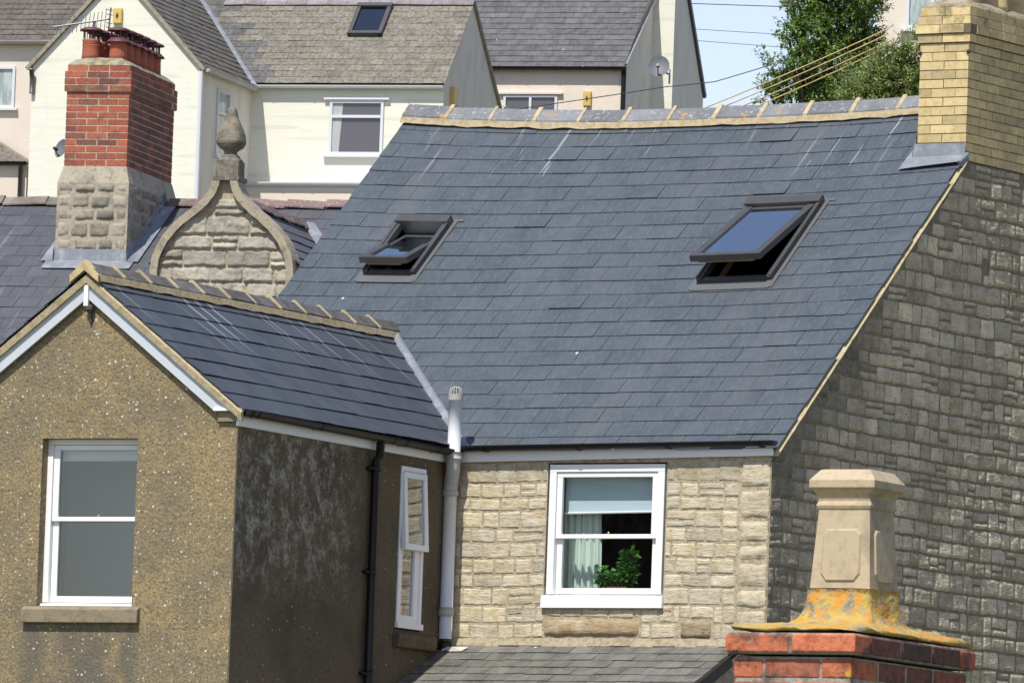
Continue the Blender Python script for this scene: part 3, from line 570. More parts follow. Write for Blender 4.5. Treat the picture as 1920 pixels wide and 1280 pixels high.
def roof_window(u0, u1, s0, s1, ang, label, top_hung=False):
    w = bpy.data.objects.new("roof_window", None); COL.objects.link(w); w.parent = house; w['label'] = label
    fwid = .05; H = .062
    mb = MB(); box(mb, MT, u0, u0+fwid, s0, s1, -.1, H); box(mb, MT, u1-fwid, u1, s0, s1, -.1, H); box(mb, MT, u0+fwid, u1-fwid, s0, s0+.045, -.1, H*.75)
    box(mb, MT, u0-.006, u1+.006, s1-.07, s1+.03, -.05, H+.03); box(mb, MT, u1-fwid*.45, u1+.008, s0+.01, s1-.0, H, H+.012); box(mb, MT, u0-.008, u0+fwid*.45, s0+.01, s1, H, H+.012)
    mb.build("window_frame", m_frame, w, bevel=.004)
    mb = MB(); rect(mb, MT, u0-.02, u1+.02, s0-.115, s0, .022, n=4); rect(mb, MT, u1, u1+.045, s0-.1, s1+.06, .0205); rect(mb, MT, u0-.045, u0, s0-.1, s1+.06, .0205); rect(mb, MT, u0-.03, u1+.1, s1+.03, s1+.06, .021); mb.build("lead_flashing", m_flash, w)
    mb = MB(); D = -.42                             # pine lined opening through the roof
    for (a, b, c_, d) in ((u0+fwid, s0+.045, u0+fwid, s1), (u1-fwid, s1, u1-fwid, s0+.045), (u0+fwid, s1-.05, u1-fwid, s1-.05), (u1-fwid, s0+.045, u0+fwid, s0+.045)):
        q = [(a, b, 0), (c_, d, 0), (c_, d, -.16), (a, b, -.16)]; mb.add([MT(*p) for p in q], [(0, 1, 2, 3)], (1, 1, 1), q)
    mb.build("pine_lining", m_pine, w)
    mb = MB()
    for (a, b, c_, d) in ((u0-.3, s0-.3, u0-.3, s1+.3), (u1+.3, s1+.3, u1+.3, s0-.3), (u0-.3, s1+.3, u1+.3, s1+.3), (u1+.3, s0-.3, u0-.3, s0-.3)):
        q = [(a, b, -.16), (c_, d, -.16), (c_, d, -1.3), (a, b, -1.3)]; mb.add([MT(*p) for p in q], [(0, 1, 2, 3)], (1, 1, 1), q)
    rect(mb, MT, u0-.3, u1+.3, s0-.3, s1+.3, -1.3)
    for q in rects_minus(u0-.3, u1+.3, s0-.3, s1+.3, [(u0+fwid, u1-fwid, s0+.045, s1-.05)]): rect(mb, MT, *q, -.165)
    mb.build("attic_lining", m_dark, w)
    mid = s1-.075 if top_hung else (s0+s1)/2; ca, sa = math.cos(ang), math.sin(ang)
    PIV = mid
    def ST(u, s, w_):                               # sash tilted about its middle, foot outwards
        d = s-PIV; return MT(u, PIV+d*ca+w_*sa, .055-d*sa+w_*ca)
    a, b, p, q = u0+.012, u1-.035, s0-.012, s1-.06; mb = MB()
    sw = .07; mid = min(mid, q-.04)
    box(mb, ST, a, a+sw, p+.05, mid+.02, -.045, .012); box(mb, ST, b-sw, b, p+.05, mid+.02, -.045, .012); box(mb, ST, a-.004, b+.004, p, p+.055, -.045, .014)
    if not top_hung: box(mb, ST, a+fwid, a+sw+.02, mid+.02, q-.05, -.045, .0); box(mb, ST, b-sw-.0, b-fwid+.02, mid+.02, q-.05, -.045, .0)
    box(mb, ST, a+fwid, b-fwid+.02, q-.05, q, -.045, .0)
    mb.build("tilted_sash", m_frame, w, bevel=.004)
    mb = MB(); rect(mb, ST, a+sw-.005, b-sw+.005, p+.05, q-.045, -.004); mb.build("glass_pane", g_sky, w)
    mb = MB(); box(mb, ST, a+sw, b-sw, p+.01, p+.045, -.06, -.046); mb.build("inner_rail", m_pine, w)
    return w
roof_window(*SKL, R(19), "smaller roof window in dark frame, tilted open")
roof_window(*SKR, R(12), "larger roof window in dark frame, propped open, reflecting blue sky", True)

# sash window of the front wall, with blind, curtain and plant behind it
sash_window(house, FRONT(0), -2.105, -1.005, 4.25, 5.44, m_white, g_front, fw=.065, st=.052, rail_v=4.845, sill_h=.115, ext=.03, top=.062, depth=.09, label="white sash window with a blind half down")
FY = lambda u, v, w: (u, .13-w, v)
mb = MB(); c = []
for i in range(9):
    for (v, w) in ((5.40, 0), (5.10, -.004), (5.048+.0*i, -.002)): c.append((-2.02+.93*i/8, v+.012*(i/8), w))
mb.add([FY(*p) for p in c], [(3*i+k, 3*i+3+k, 3*i+4+k, 3*i+k+1) for i in range(8) for k in range(2)], (1, 1, 1), c); bl = mb.build("roller_blind", m_blind)
tag(bl, "pale blue roller blind half lowered behind the white sash window", "blind")
mb = MB(); tube(mb, [FY(-2.02, 5.045, 0), FY(-1.09, 5.057, 0)], .010); mb.build("bottom_bar", m_white, bl)
mb = MB(); c = []; N = 60
for i in range(N+1):
    u = -2.10+.36*i/N; y = .028*math.sin(i*.62)+.014*math.sin(i*1.7+1)
    for j in range(7): v = 4.2+1.15*j/6; c.append((u+.012*math.sin(j*.8)*(i/N), v, -.12+y*(1-.3*j/6)))
mb.add([FY(*p) for p in c], [(7*i+j, 7*i+7+j, 7*i+8+j, 7*i+j+1) for i in range(N) for j in range(6)], (1, 1, 1), c)
tag(mb.build("curtain", m_curtain, None, True), "pale green curtain hanging in folds behind the white sash window", "curtain")
pot = thing("potted_plant", "bushy green herb in terracotta trough on the indoor window sill", "plant", None, (-1.52, .19, 4.335))
mb = MB(); c = []
for k, (hx, hy, z) in enumerate(((.095, .05, 0), (.11, .062, .075), (.118, .07, .075), (.118, .07, .1), (.1, .055, .1), (.095, .05, .06))): c += [(-hx, -hy, z), (hx, -hy, z), (hx, hy, z), (-hx, hy, z)]
mb.add(c, [(0, 3, 2, 1)]+[(4*i+k, 4*i+(k+1) % 4, 4*i+4+(k+1) % 4, 4*i+4+k) for i in range(5) for k in range(4)]+[(20, 21, 22, 23)]); mb.build("trough", m_terracotta, pot)
def leafquad(mb, p, L, W, d, up, col):
    d = d.normalized(); s = d.cross(up)
    if s.length < 1e-3: s = Vector((1, 0, 0))
    s.normalize(); n = s.cross(d)
    mb.add([p, p+d*L*.45+s*W/2+n*L*.06, p+d*L-n*L*.1, p+d*L*.45-s*W/2+n*L*.06], [(0, 1, 2, 3)], col)
mb = MB(); st = MB(); rd = random.Random(21)
for k in range(40):
    tall = k >= 28; bx = rd.uniform(.03, .10) if tall else rd.uniform(-.11, .1); by = rd.uniform(-.04, .04); h = rd.uniform(.22, .36) if tall else rd.uniform(.08, .2)
    lean = Vector((rd.uniform(-.07, .07) + (.04 if tall else (bx*.5)), rd.uniform(-.05, .05), h)); p0 = Vector((bx*.8, by, .08)); tube(st, [p0, p0+lean*.5, p0+lean], .0025, 5, (.10, .2, .04))
    for j in range(15 if tall else 11):
        t = rd.uniform(.25, 1); q = p0+lean*t; a = rd.uniform(0, 6.28); d = Vector((math.cos(a), math.sin(a), rd.uniform(-.35, .5)))
        leafquad(mb, q, rd.uniform(.05, .085), rd.uniform(.035, .055), d, Vector((rd.uniform(-1, 1), rd.uniform(-1.4, .2), rd.uniform(.1, 1))), mul((.11, .27, .05), rd.uniform(.5, 1.4)))
mb.build("foliage", m_leaf, pot); st.build("stems", m_leaf, pot)

# ------------------------------------------------------------------ buff brick chimney on the right of the roof
bc = thing("buff_brick_chimney", "tall buff brick chimney stack rising from right end of the slate roof", "chimney", None, (0, 0, 0)); rd = random.Random(8)
def bcol(p, z, r):
    c = mixc((.66, .52, .26), (.56, .44, .22), r.random()); c = mixc(c, (.42, .32, .18), (r.random() < .2)*.6)
    return mul(c, r.uniform(.85, 1.08))
mb = MB(); CH = .0778; a0, a1, b0, b1 = -.452, 0.014, 3.15, 4.62; MC = (.16, .12, .07)
brick_stack(mb, a0, a1, b0, b1, 8.27-CH*0, 13, CH, (a1-a0)/2, bcol, rd, t=(a1-a0)/4, gap=.008, inset=.006, mortar=MC)
z = 8.27+13*CH
for e in (.017, .034, .02, .004): brick_stack(mb, a0-e, a1+e, b0-e, b1+e, z, 1, CH, (a1-a0)/2, bcol, rd, t=(a1-a0)/4, gap=.008, inset=.006, mortar=MC); z += CH
mb.build("brick_stack", m_brick_buff, bc)
mb = MB(); c = []
for (e, dz) in ((.0, 0), (-.02, .03), (-.12, .075), (-.2, .09)):
    for i in range(13):
        pass
def flaunch(mb, x0, x1, y0, y1, z, prof, n=9, amp=.012, seed=0, tilt=0):
    """Mortar capping: rings shrinking inwards and rising."""
    rings = []
    for (e, dz) in prof:
        r_ = []
        P = [(x0+e, y0+e), (x1-e, y0+e), (x1-e, y1-e), (x0+e, y1-e)]
        for k in range(4):
            (xa, ya), (xb, yb) = P[k], P[(k+1) % 4]
            for i in range(n):
                t = i/n; x, y = xa+(xb-xa)*t, ya+(yb-ya)*t; j = amp*noise.noise((x*7+seed, y*7, dz*20)); r_.append((x+j, y+j, z+dz+j*.8))
        rings.append(r_)
    m_ = 4*n; vs = [p for r_ in rings for p in r_]
    mb.add(vs, [(i*m_+k, i*m_+(k+1) % m_, (i+1)*m_+(k+1) % m_, (i+1)*m_+k) for i in range(len(rings)-1) for k in range(m_)]+[tuple(range((len(rings)-1)*m_, len(rings)*m_))])
mb = MB(); flaunch(mb, a0, a1, b0, b1, z-.005, [(.0, 0), (.01, .02), (.06, .055), (.1, .08), (.18, .10)]); mb.build("mortar_flaunching", m_flaunch_far, bc, True)
for y in (3.42, 3.93, 4.40):
    mb = MB(); lathe(mb, [(.155, 0), (.158, .04), (.148, .06), (.140, .3), (.13, .55), (.15, .57), (.155, .64), (.13, .66), (.11, .66), (.11, .5)], ((a0+a1)/2+.01, y, z+.05), 28, (.50, .38, .19)); mb.build("chimney_pot", m_pot_buff, bc, True)
mb = MB()
for x in (a0-.0, a1): mb = MB(); sphere(mb, (x, 3.145, 9.2), .018); mb.build("strap_bolt", m_darkmark, bc)
mb = MB(); Zf = 8.25                               # lead apron where the stack meets the slates
c = [(a0-.02, 3.135, 8.42), (a1+.006, 3.135, 8.42), (a1+.006, 3.128, 8.31), (a0-.035, 3.128, 8.30)]; mb.add(c, [(0, 1, 2, 3)])
def on(u, y, w): return MT(u, (y+.06)/CP, w)
c = [(a0-.035, 3.124, 8.305), (a1+.03, 3.124, 8.315), on(a1+.035, 2.99, .05), on(-.3, 2.985, .045), on(a0-.075, 2.98, .035), on(a0-.06, 3.2, .03)]; mb.add(c, [(0, 1, 2, 3, 4, 5)])
c = [(a1+.03, 3.124, 8.315), (a1+.045, 3.2, 8.30), on(a1+.05, 3.0, -.03), on(a1+.035, 2.99, .032)]; mb.add(c, [(0, 1, 2, 3)])
for k in range(6):
    y = 3.15+k*.1; zz = MT(a0, (y+.06)/CP, 0)[2]
    c = [(a0-.012, y, zz+.02), (a0-.012, y+.1, zz+.105), (a0-.012, y+.1, zz+.22), (a0-.012, y, zz+.18)]; mb.add(c, [(0, 1, 2, 3)])
tube(mb, [on(a1+.03, 3.0, .03), (a1+.035, 3.12, 8.32)], .018, 8); mb.build("lead_apron", m_lead, bc)

# ------------------------------------------------------------------ roughcast extension in front of the house
ex = thing("rendered_extension", "roughcast gabled extension with white bargeboards and a slate roof", "house extension", EXF)
YF = -3.638; EW = (-1.80, -.912, 4.015, 5.37); XA = -1.408
mb = MB(); T = FRONT(YF)
plain_wall(mb, T, -2.816, 0, 0, 5.4, [EW], 0, .13)
pl = [(-2.816, 5.4), (0, 5.4), (0, 5.56), (XA, 6.64), (-2.816, 5.56)]; c = [(u, v, 0) for u, v in pl]; mb.add([T(*p) for p in c], [(0, 1, 2, 3, 4)], (1, 1, 1), c)
mb.build("front_wall", m_render, ex)
mb = MB(); T = SIDE(0); SW = (-.875, -.445, 4.02, 5.37)
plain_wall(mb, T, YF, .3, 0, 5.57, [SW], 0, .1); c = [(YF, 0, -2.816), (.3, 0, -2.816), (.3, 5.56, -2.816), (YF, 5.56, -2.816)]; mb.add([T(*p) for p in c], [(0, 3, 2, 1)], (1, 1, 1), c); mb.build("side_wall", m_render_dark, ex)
mb = MB(); c = [(u, v, .004) for u, v in ((YF-.003, 3.3), (YF+.012, 3.3), (YF+.012, 5.46), (YF-.003, 5.46))]; mb.add([SIDE(0)(*p) for p in c], [(0, 1, 2, 3)], (.5, .42, .28), c); mb.build("corner_bead", m_mortar, ex)
# roof
rd = random.Random(14)
def ecol(u, s, r): return mul(mixc((.054, .064, .077), (.062, .070, .083), r.random()), r.uniform(.92, 1.08))
def efn(T_):
    def f(u, s): p = EXF.wld(T_(u, s, 0)); return 5.50+(p.y+.06)*SP/CP-p.z
    return f
mb = MB(); slates(mb, ET, YF-.08, 2.0, 0, EL, .232, .30, ecol, rd, clips=[efn(ET)], th=.005, lift=.011)
slates(mb, ET2, YF-.08, 2.0, 0, EL, .232, .30, ecol, rd, clips=[efn(ET2)], th=.005, lift=.011)
for T_ in (ET, ET2):
    q = clip_poly([(YF-.06, 0), (1.9, 0), (1.9, EL), (YF-.06, EL)], efn(T_)); c = [(u, s, -.008) for u, s in q]; mb.add([T_(*p) for p in c], [tuple(range(len(c)))], (.03, .03, .03), c)
er = mb.build("slate_roof", m_slate_ext, ex)
APZ = EZ0+EL*ES
def ER(a, b, c): return (XA+b, YF-.105+a, APZ+.07+c)
ridge_tiles("ridge_tiles", er, lambda a, b, c: ER(a, b, c), 5.2, .435, .125, .094, m_ridge_lichen, m_mortar, random.Random(4), bar_w=.036, bar_h=.008, end_cap=True, colr=(.115, .112, .108))
mb = MB()
for T_, sx in ((ET, 1), (ET2, -1)): mb = MB(); verge(mb, [T_(YF-.05, i*EL/30, .0) for i in range(31)], (0, -1, 0), -.085, (.45, .375, .235), .04); mb.build("verge_mortar", m_mortar, er)
for T_ in (ET, ET2):
    mb = MB(); c = []
    for s in (-.02, EL-.02 if T_ is ET else EL-.02):
        for (y, dz) in ((YF-.05, -.075), (YF-.025, -.075), (YF-.025, -.205), (YF-.05, -.205)):
            p = T_(y, s+((.365 if dz < -.1 else .15) if s < .1 else 0), 0); c.append((p[0], y, p[2]+dz))
    mb.add(c, BOXF); 
    c2 = []                                          # soffit strip behind the board
    for s in (.3, EL-.02):
        for (y, dz) in ((YF-.025, -.11), (YF+.01, -.11), (YF+.01, -.125), (YF-.025, -.125)):
            p = T_(y, s, 0); c2.append((p[0], y, p[2]+dz))
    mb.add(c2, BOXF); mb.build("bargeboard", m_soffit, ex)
mb = MB(); box(mb, I, XA-.022, XA+.018, YF-.07, YF-.045, APZ-.27, APZ-.10); mb.build("barge_cover_strip", m_white, ex)
mb = MB(); lathe(mb, [(.02, 0), (.035, .02), (.035, .045), (.02, .06)], (XA+.02, YF-.04, APZ-.32), 10); tube(mb, [(XA+.02, YF-.015, APZ-.31), (XA+.02, YF-.015, APZ-.40)], .012, 8); mb.build("apex_drop", m_frame, ex)
mb = MB(); box(mb, I, -.19, .075, YF-.065, YF+.02, 5.583, 5.608); mb.build("eaves_return", m_white, ex)
mb = MB(); box(mb, I, -.165, .004, YF-.03, YF-.0, 5.50, 5.582); tag(mb.build("eaves_corbel", m_sill, ex))
mb = MB(); prism(mb, SIDE(0), [(YF-.02, 5.465), (-.03, 5.455), (-.03, 5.57), (YF-.02, 5.575)], 0, .025); mb.build("fascia_board", m_white, ex, bevel=.002)
gutter("rain_gutter", m_black, ex, (.087, YF-.03, 5.592), (.087, -.06, 5.556), .05, [.02, .05, .34, .68, .74, .9], out=(1, 0, 0))
mb = MB(); y = -1.40; tube(mb, [(.087, y, 5.52), (.087, y, 5.40), (.05, y, 5.36), (.05, y, 0)], .036, 12)
for z in (5.30, 4.45, 3.62): tube(mb, [(.05, y, z-.025), (.05, y, z+.025)], .043, 12); box(mb, I, 0, .05, y-.075, y+.02, z-.012, z+.012)
mb.build("downpipe", m_black, ex, True)
# front sash window; an added grey panel deep in the room tones its panes
w = sash_window(ex, FRONT(YF+.09), EW[0]+.0, EW[1]+.05, EW[2], EW[3]-.0, m_white, g_ext, fw=.05, st=.055, rail_v=4.725, sill_h=.035, ext=-.0, top=.045, depth=.06, label="white sash window in the gable end of the extension", lower_in=.025)
T = FRONT(YF+.09); mb = MB(); rect(mb, T, EW[0]-.33, EW[1]+.4, EW[2]-.4, 5.6, -.9); mb.build("grey_back_panel", m_grey_fabric, w)
mb = MB(); rect(mb, T, EW[0]+.10, EW[1]+.05, 5.20, 5.34, -.075); tube(mb, [T(EW[0]+.10, 5.205, -.075), T(EW[1]+.05, 5.205, -.075)], .008); bx = mb.build("rolled_blind", m_upvc); bx.location = EXF.o; bx.rotation_euler = (0, 0, EXF.rot)
tag(bx, "white blind rolled up to the top of the extension's gable window", "blind")
mb = MB(); T = FRONT(YF); c = [(-1.915, 3.88, 0), (-.83, 3.88, 0), (-.83, 3.88, .05), (-1.915, 3.88, .05), (-1.915, 4.015, 0), (-.83, 4.015, 0), (-.83, 3.988, .05), (-1.915, 3.988, .05)]
mb.add([T(*p) for p in c], [(0, 1, 2, 3), (4, 7, 6, 5), (3, 2, 6, 7), (0, 3, 7, 4), (1, 5, 6, 2), (0, 4, 5, 1)], (1, 1, 1), c); rect(mb, T, EW[0], EW[1], 3.99, 4.012, .0)
c = [(EW[0], 4.0145, 0), (EW[1], 4.0145, 0), (EW[1], 4.03, -.12), (EW[0], 4.03, -.12)]; mb.add([T(*p) for p in c], [(0, 1, 2, 3)], (1, 1, 1), c); mb.build("stone_sill", m_sill, ex, bevel=.006)
# narrow side window: fixed light below, top hung light standing open above
sw = bpy.data.objects.new("side_window", None); COL.objects.link(sw); sw.parent = ex; sw['label'] = "narrow white side window, its upper light ajar"
T = SIDE(0); u0, u1, v0, v1 = -.872, -.448, 4.03, 5.368; rv = 4.70
mb = MB(); box(mb, T, u0, u0+.04, v0+.05, v1-.04, -.06, .012); box(mb, T, u1-.04, u1, v0+.05, v1-.04, -.06, .012); box(mb, T, u0, u1, v1-.04, v1, -.06, .014); box(mb, T, u0-.01, u1+.01, v0, v0+.05, -.06, .03); box(mb, T, u0+.04, u1-.04, rv-.02, rv+.02, -.06, .01)
box(mb, T, u0+.04, u0+.085, v0+.05, rv-.02, -.05, 0); box(mb, T, u1-.125, u1-.04, v0+.05, rv-.02, -.05, 0); box(mb, T, u0+.085, u1-.125, v0+.05, v0+.11, -.05, .002); mb.build("window_frame", m_white, sw, bevel=.003)
mb = MB(); rect(mb, T, u0+.085, u1-.125, v0+.11, rv-.02, -.02); mb.build("lower_pane", g_side, sw)
def TS(u, v, w): d = v-(v1-.045); a = R(3.6); return SIDE(0)(u, v1-.045+d*math.cos(a)-w*math.sin(a)*0, .016-d*math.sin(a)+w)
a, b, c0, c1 = u0+.012, u1-.008, rv-.02, v1-.045
mb = MB(); box(mb, TS, a, a+.055, c0+.05, c1-.05, -.03, .01); box(mb, TS, b-.055, b, c0+.05, c1-.05, -.03, .01); box(mb, TS, a, b, c1-.05, c1, -.03, .011); box(mb, TS, a, b, c0, c0+.05, -.03, .011); mb.build("open_light", m_white, sw, bevel=.003)
mb = MB(); rect(mb, TS, a+.055, b-.055, c0+.05, c1-.05, -.005); mb.build("upper_pane", g_side, sw)
mb = MB(); rect(mb, T, u0-.2, u1+.2, v0-.2, v1+.1, -.9)
for q in rects_minus(u0-.2, u1+.2, v0-.2, v1+.1, [(u0, u1, v0, v1)]): rect(mb, T, *q, -.1)
for q in ([(u0-.2, v0-.2), (u0-.2, v1+.1)], [(u1+.2, v1+.1), (u1+.2, v0-.2)], [(u0-.2, v1+.1), (u1+.2, v1+.1)], [(u1+.2, v0-.2), (u0-.2, v0-.2)]):
    c = [(*q[0], -.1), (*q[1], -.1), (*q[1], -.9), (*q[0], -.9)]; mb.add([T(*p) for p in c], [(0, 1, 2, 3)], (1, 1, 1), c)
mb.build("room_lining", m_dark, sw)
mb = MB(); box(mb, T, -.91, -.24, 3.87, 3.985, 0, .06); mb.build("side_sill", m_render_dark, ex, bevel=.008)

# ------------------------------------------------------------------ white soil vent pipe in the corner
p1 = HF.Y(853, 790, -.15); p2 = HF.Y(842, 1000, -.085); zt = HF.Y(853, 728, -.15).z; zb = HF.Y(831, 1197, -.085).z; zj = HF.Y(851, 853, -.15).z
sp = thing("soil_vent_pipe", "white plastic soil vent pipe with a caged top in the corner between walls", "vent pipe", None, (p2.x, p2.y, 0))
o = Vector((p2.x, p2.y, 0)); A = Vector((p1.x, p1.y, 0))-o
mb = MB(); tube(mb, [A+Vector((0, 0, zj)), A+Vector((0, 0, zt-.09))], .055, 20); mb.build("upper_pipe", m_upvc, sp, True)
mb = MB(); tube(mb, [A+Vector((0, 0, zj-.03)), A+Vector((0, 0, zj+.025))], .066, 20); tube(mb, [A+Vector((0, 0, zj)), A+Vector((0, 0, zj-.09)), A*.85+Vector((0, 0, zj-.13)), A*.3+Vector((0, 0, zj-.2)), Vector((0, 0, zj-.24)), Vector((0, 0, zj-.32))], .06, 20); tube(mb, [Vector((0, 0, zj-.34)), Vector((0, 0, zj-.29))], .066, 20); mb.build("offset_bend", m_greyplast, sp, True)
mb = MB(); tube(mb, [Vector((0, 0, zj-.3)), Vector((0, 0, zb))], .055, 20); mb.build("lower_pipe", m_upvc, sp, True)
mb = MB(); zc = HF.Y(832, 1146, -.085).z; tube(mb, [Vector((0, 0, zc-.035)), Vector((0, 0, zc+.035))], .066, 20); mb.build("pipe_collar", m_greyplast, sp, True)
mb = MB(); tube(mb, [A+Vector((0, 0, zt-.1)), A+Vector((0, 0, zt-.05))], .062, 20)
for k in range(14):
    a = 2*math.pi*k/14; d = Vector((math.cos(a), math.sin(a), 0)); tube(mb, [A+d*.055+Vector((0, 0, zt-.06)), A+d*.046+Vector((0, 0, zt)), A+d*.015+Vector((0, 0, zt+.012))], .005, 5)
tube(mb, [A+Vector((0, 0, zt+.005)), A+Vector((0, 0, zt+.016))], .022, 12); mb.build("vent_cage", m_greyplast, sp)
mb = MB(); lathe(mb, [(.05, -.02), (.058, -.06), (.085, -.16), (.09, -.24)], (0, 0, zb), 16); mb.build("rubber_boot", m_black, sp, True)

# ------------------------------------------------------------------ lean-to roof below the front window
lt = thing("lean_to", "low lean-to with a worn grey slate roof below the white sash window", "lean-to", None, (0, 0, 0)); LP = R(26); LC, LS = math.cos(LP), math.sin(LP); LN = 2.6
def LT(u, s, w): return (u, .0-LN*LC+s*LC-w*LS, 3.945-LN*LS+s*LS+w*LC)
rd = random.Random(31)
def lcol(u, s, r): return mul(mixc((.155, .15, .13), (.115, .115, .105), r.random()), r.uniform(.82, 1.15))
mb = MB(); slates(mb, LT, -3.06, -.2, 0, LN-.0, .15, .21, lcol, rd, th=.004, lift=.007, jit=.009, wj=.12, clips=[lambda u, s: u-(-.24+(s-LN)*-.0-(LN-s)*.10*0+.0)])
rect(mb, LT, -3.06, -.23, 0, LN, -.01, (.04, .04, .04)); mb.build("slate_roof", m_slate_old, lt)
mb = MB(); bar(mb, LT(-.21, 0, -.03), LT(-.21, LN-.25, -.03), .04, .09); mb.build("verge_trim", m_black, lt)
mb = MB(); y = -LN*LC+.1; zt_ = LT(0, .1, 0)[2]-.03; plain_wall(mb, FRONT(y), -3.06, -.22, 0, zt_); plain_wall(mb, SIDE(-.22), y, 0, 0, zt_); c = [(y, zt_, 0), (0, zt_, 0), (0, 3.9, 0)]; mb.add([SIDE(-.22)(*p) for p in c], [(0, 1, 2)], (.3, .27, .22), c); mb.build("outer_wall", m_stone_mortar, lt)
mb = MB(); c = []
for i in range(9): t = i/8; c += [LT(-3.0+.24*t, LN-.12-.0*t, .03+.012*noise.noise((i, 0, 0))), LT(-2.99+.2*t, LN-.19-.07*noise.noise((i*1.7, 1, 0)), .02)]
mb.add(c, [(2*i, 2*i+2, 2*i+3, 2*i+1) for i in range(8)], (.5, .48, .42)); mb.build("mortar_smear", m_mortar, lt)

# ------------------------------------------------------------------ red brick chimney with a buff pot, close to the camera
NFo = at(1597, 1205, 27.5); NF = Frame(3.2, (NFo.x, NFo.y)); nz = NFo.z+.03
nc = thing("near_brick_chimney", "worn red brick chimney under orange lichened mortar carrying a square buff pot", "chimney", NF); rd = random.Random(77)
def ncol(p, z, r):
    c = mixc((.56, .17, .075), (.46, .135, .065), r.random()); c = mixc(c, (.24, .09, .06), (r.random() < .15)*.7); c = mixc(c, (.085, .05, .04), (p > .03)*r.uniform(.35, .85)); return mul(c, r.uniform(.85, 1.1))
mb = MB(); W_, D_ = .40, .84; ch = .071
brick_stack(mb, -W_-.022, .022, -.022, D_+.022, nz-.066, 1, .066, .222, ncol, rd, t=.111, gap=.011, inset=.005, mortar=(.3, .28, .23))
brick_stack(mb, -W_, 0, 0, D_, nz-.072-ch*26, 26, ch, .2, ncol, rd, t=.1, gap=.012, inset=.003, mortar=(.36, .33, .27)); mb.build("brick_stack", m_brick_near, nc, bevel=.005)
mb = MB(); cx, cy = -W_/2, D_/2; hb = .108; n = 10; rings = []
zb = nz+.158
for t in range(12):
    f = t/11; g = f**1.8; k = .0 if f < .6 else (f-.6)/.4
    hx = hb+(W_/2+.012-hb)*(f*.36 if f < .6 else .216+.784*k); hy = hb+(D_/2+.012-hb)*(f*.20 if f < .6 else .12+.88*k)
    dz = -.103*(1-(1-min(1, f/.62))**1.35) - (.04*k if f > .6 else 0); r_ = []
    P_ = [(cx-hx, cy-hy), (cx+hx, cy-hy), (cx+hx, cy+hy), (cx-hx, cy+hy)]
    for q in range(4):
        (xa, ya), (xb, yb) = P_[q], P_[(q+1) % 4]
        for i in range(n):
            x, y = xa+(xb-xa)*i/n, ya+(yb-ya)*i/n
            # corners of the cone are rounded off
            j = .016*noise.noise((x*13, y*13, f*4))+.008*noise.noise((x*38, y*38, f*9)); rf = 1-.06*math.sin(math.pi*min(1, f/.6))*(abs(((i/n)-.5)*2)**3) if f < .6 else 1
            e_ = .022*noise.noise((x*9, y*9, 5))*k; r_.append((cx+(x-cx)*rf+j*.5+e_, cy+(y-cy)*rf+j*.5-e_, zb+dz+j*(.4 if f < .05 else 1)))
    rings.append(r_)
m_ = 4*n; vs = [p for r_ in rings for p in r_]; vs += [(cx+(x-cx)*.97, cy+(y-cy)*.97, nz+.008+.010*noise.noise((x*12, y*12, 2))) for (x, y, z) in rings[-1]]
mb.add(vs, [(i*m_+k, i*m_+(k+1) % m_, (i+1)*m_+(k+1) % m_, (i+1)*m_+k) for i in range(12) for k in range(m_)]+[tuple(range(m_)), tuple(range(12*m_, 13*m_))])
mb.build("mortar_flaunching", m_flaunch, nc, True)
mb = MB()
def sqring(h, z): return [(cx-h, cy-h, z), (cx+h, cy-h, z), (cx+h, cy+h, z), (cx-h, cy+h, z)]
prof = [(.107, .175), (.103, .21), (.088, .430), (.092, .434), (.095, .442), (.092, .450), (.089, .454), (.093, .470), (.105, .488), (.113, .492), (.113, .514), (.109, .519), (.087, .545), (.072, .548), (.072, .45)]
vs = []
for h, z in prof: vs += sqring(h, nz+.129+(z-.175)*1.078)
mb.add(vs, [(4*i+k, 4*i+(k+1) % 4, 4*i+4+(k+1) % 4, 4*i+4+k) for i in range(len(prof)-1) for k in range(4)]+[tuple(range(len(vs)-4, len(vs)))], (.45, .365, .24))
pot = mb.build("chimney_pot", m_pot_buff, nc, bevel=.003)
def face(k):                                       # tapered pot face as a (u, v, w) map, front then right
    def T(u, v, w):
        h = .103-.015*(v-.21)/.22+w
        return (cx+u, cy-h, nz+.129+(v-.175)*1.078) if k == 0 else (cx+h, cy+u, nz+.129+(v-.175)*1.078)
    return T
mb = MB()
for k in (0, 1):
    T = face(k); o = [(-.068, .243), (-.05, .222), (.05, .222), (.068, .243), (.064, .36), (.05, .374), (-.05, .374), (-.064, .36)]; o2 = [(u*.93, v+(.30-v)*.06) for u, v in o]
    c = [(u, v, 0.0005) for u, v in o]+[(u, v, .006) for u, v in o2]; mb.add([T(*p) for p in c], [tuple(range(8, 16))]+[(i, (i+1) % 8, 8+(i+1) % 8, 8+i) for i in range(8)], (.43, .35, .23), c)
mb.build("raised_panel", m_pot_buff, pot)

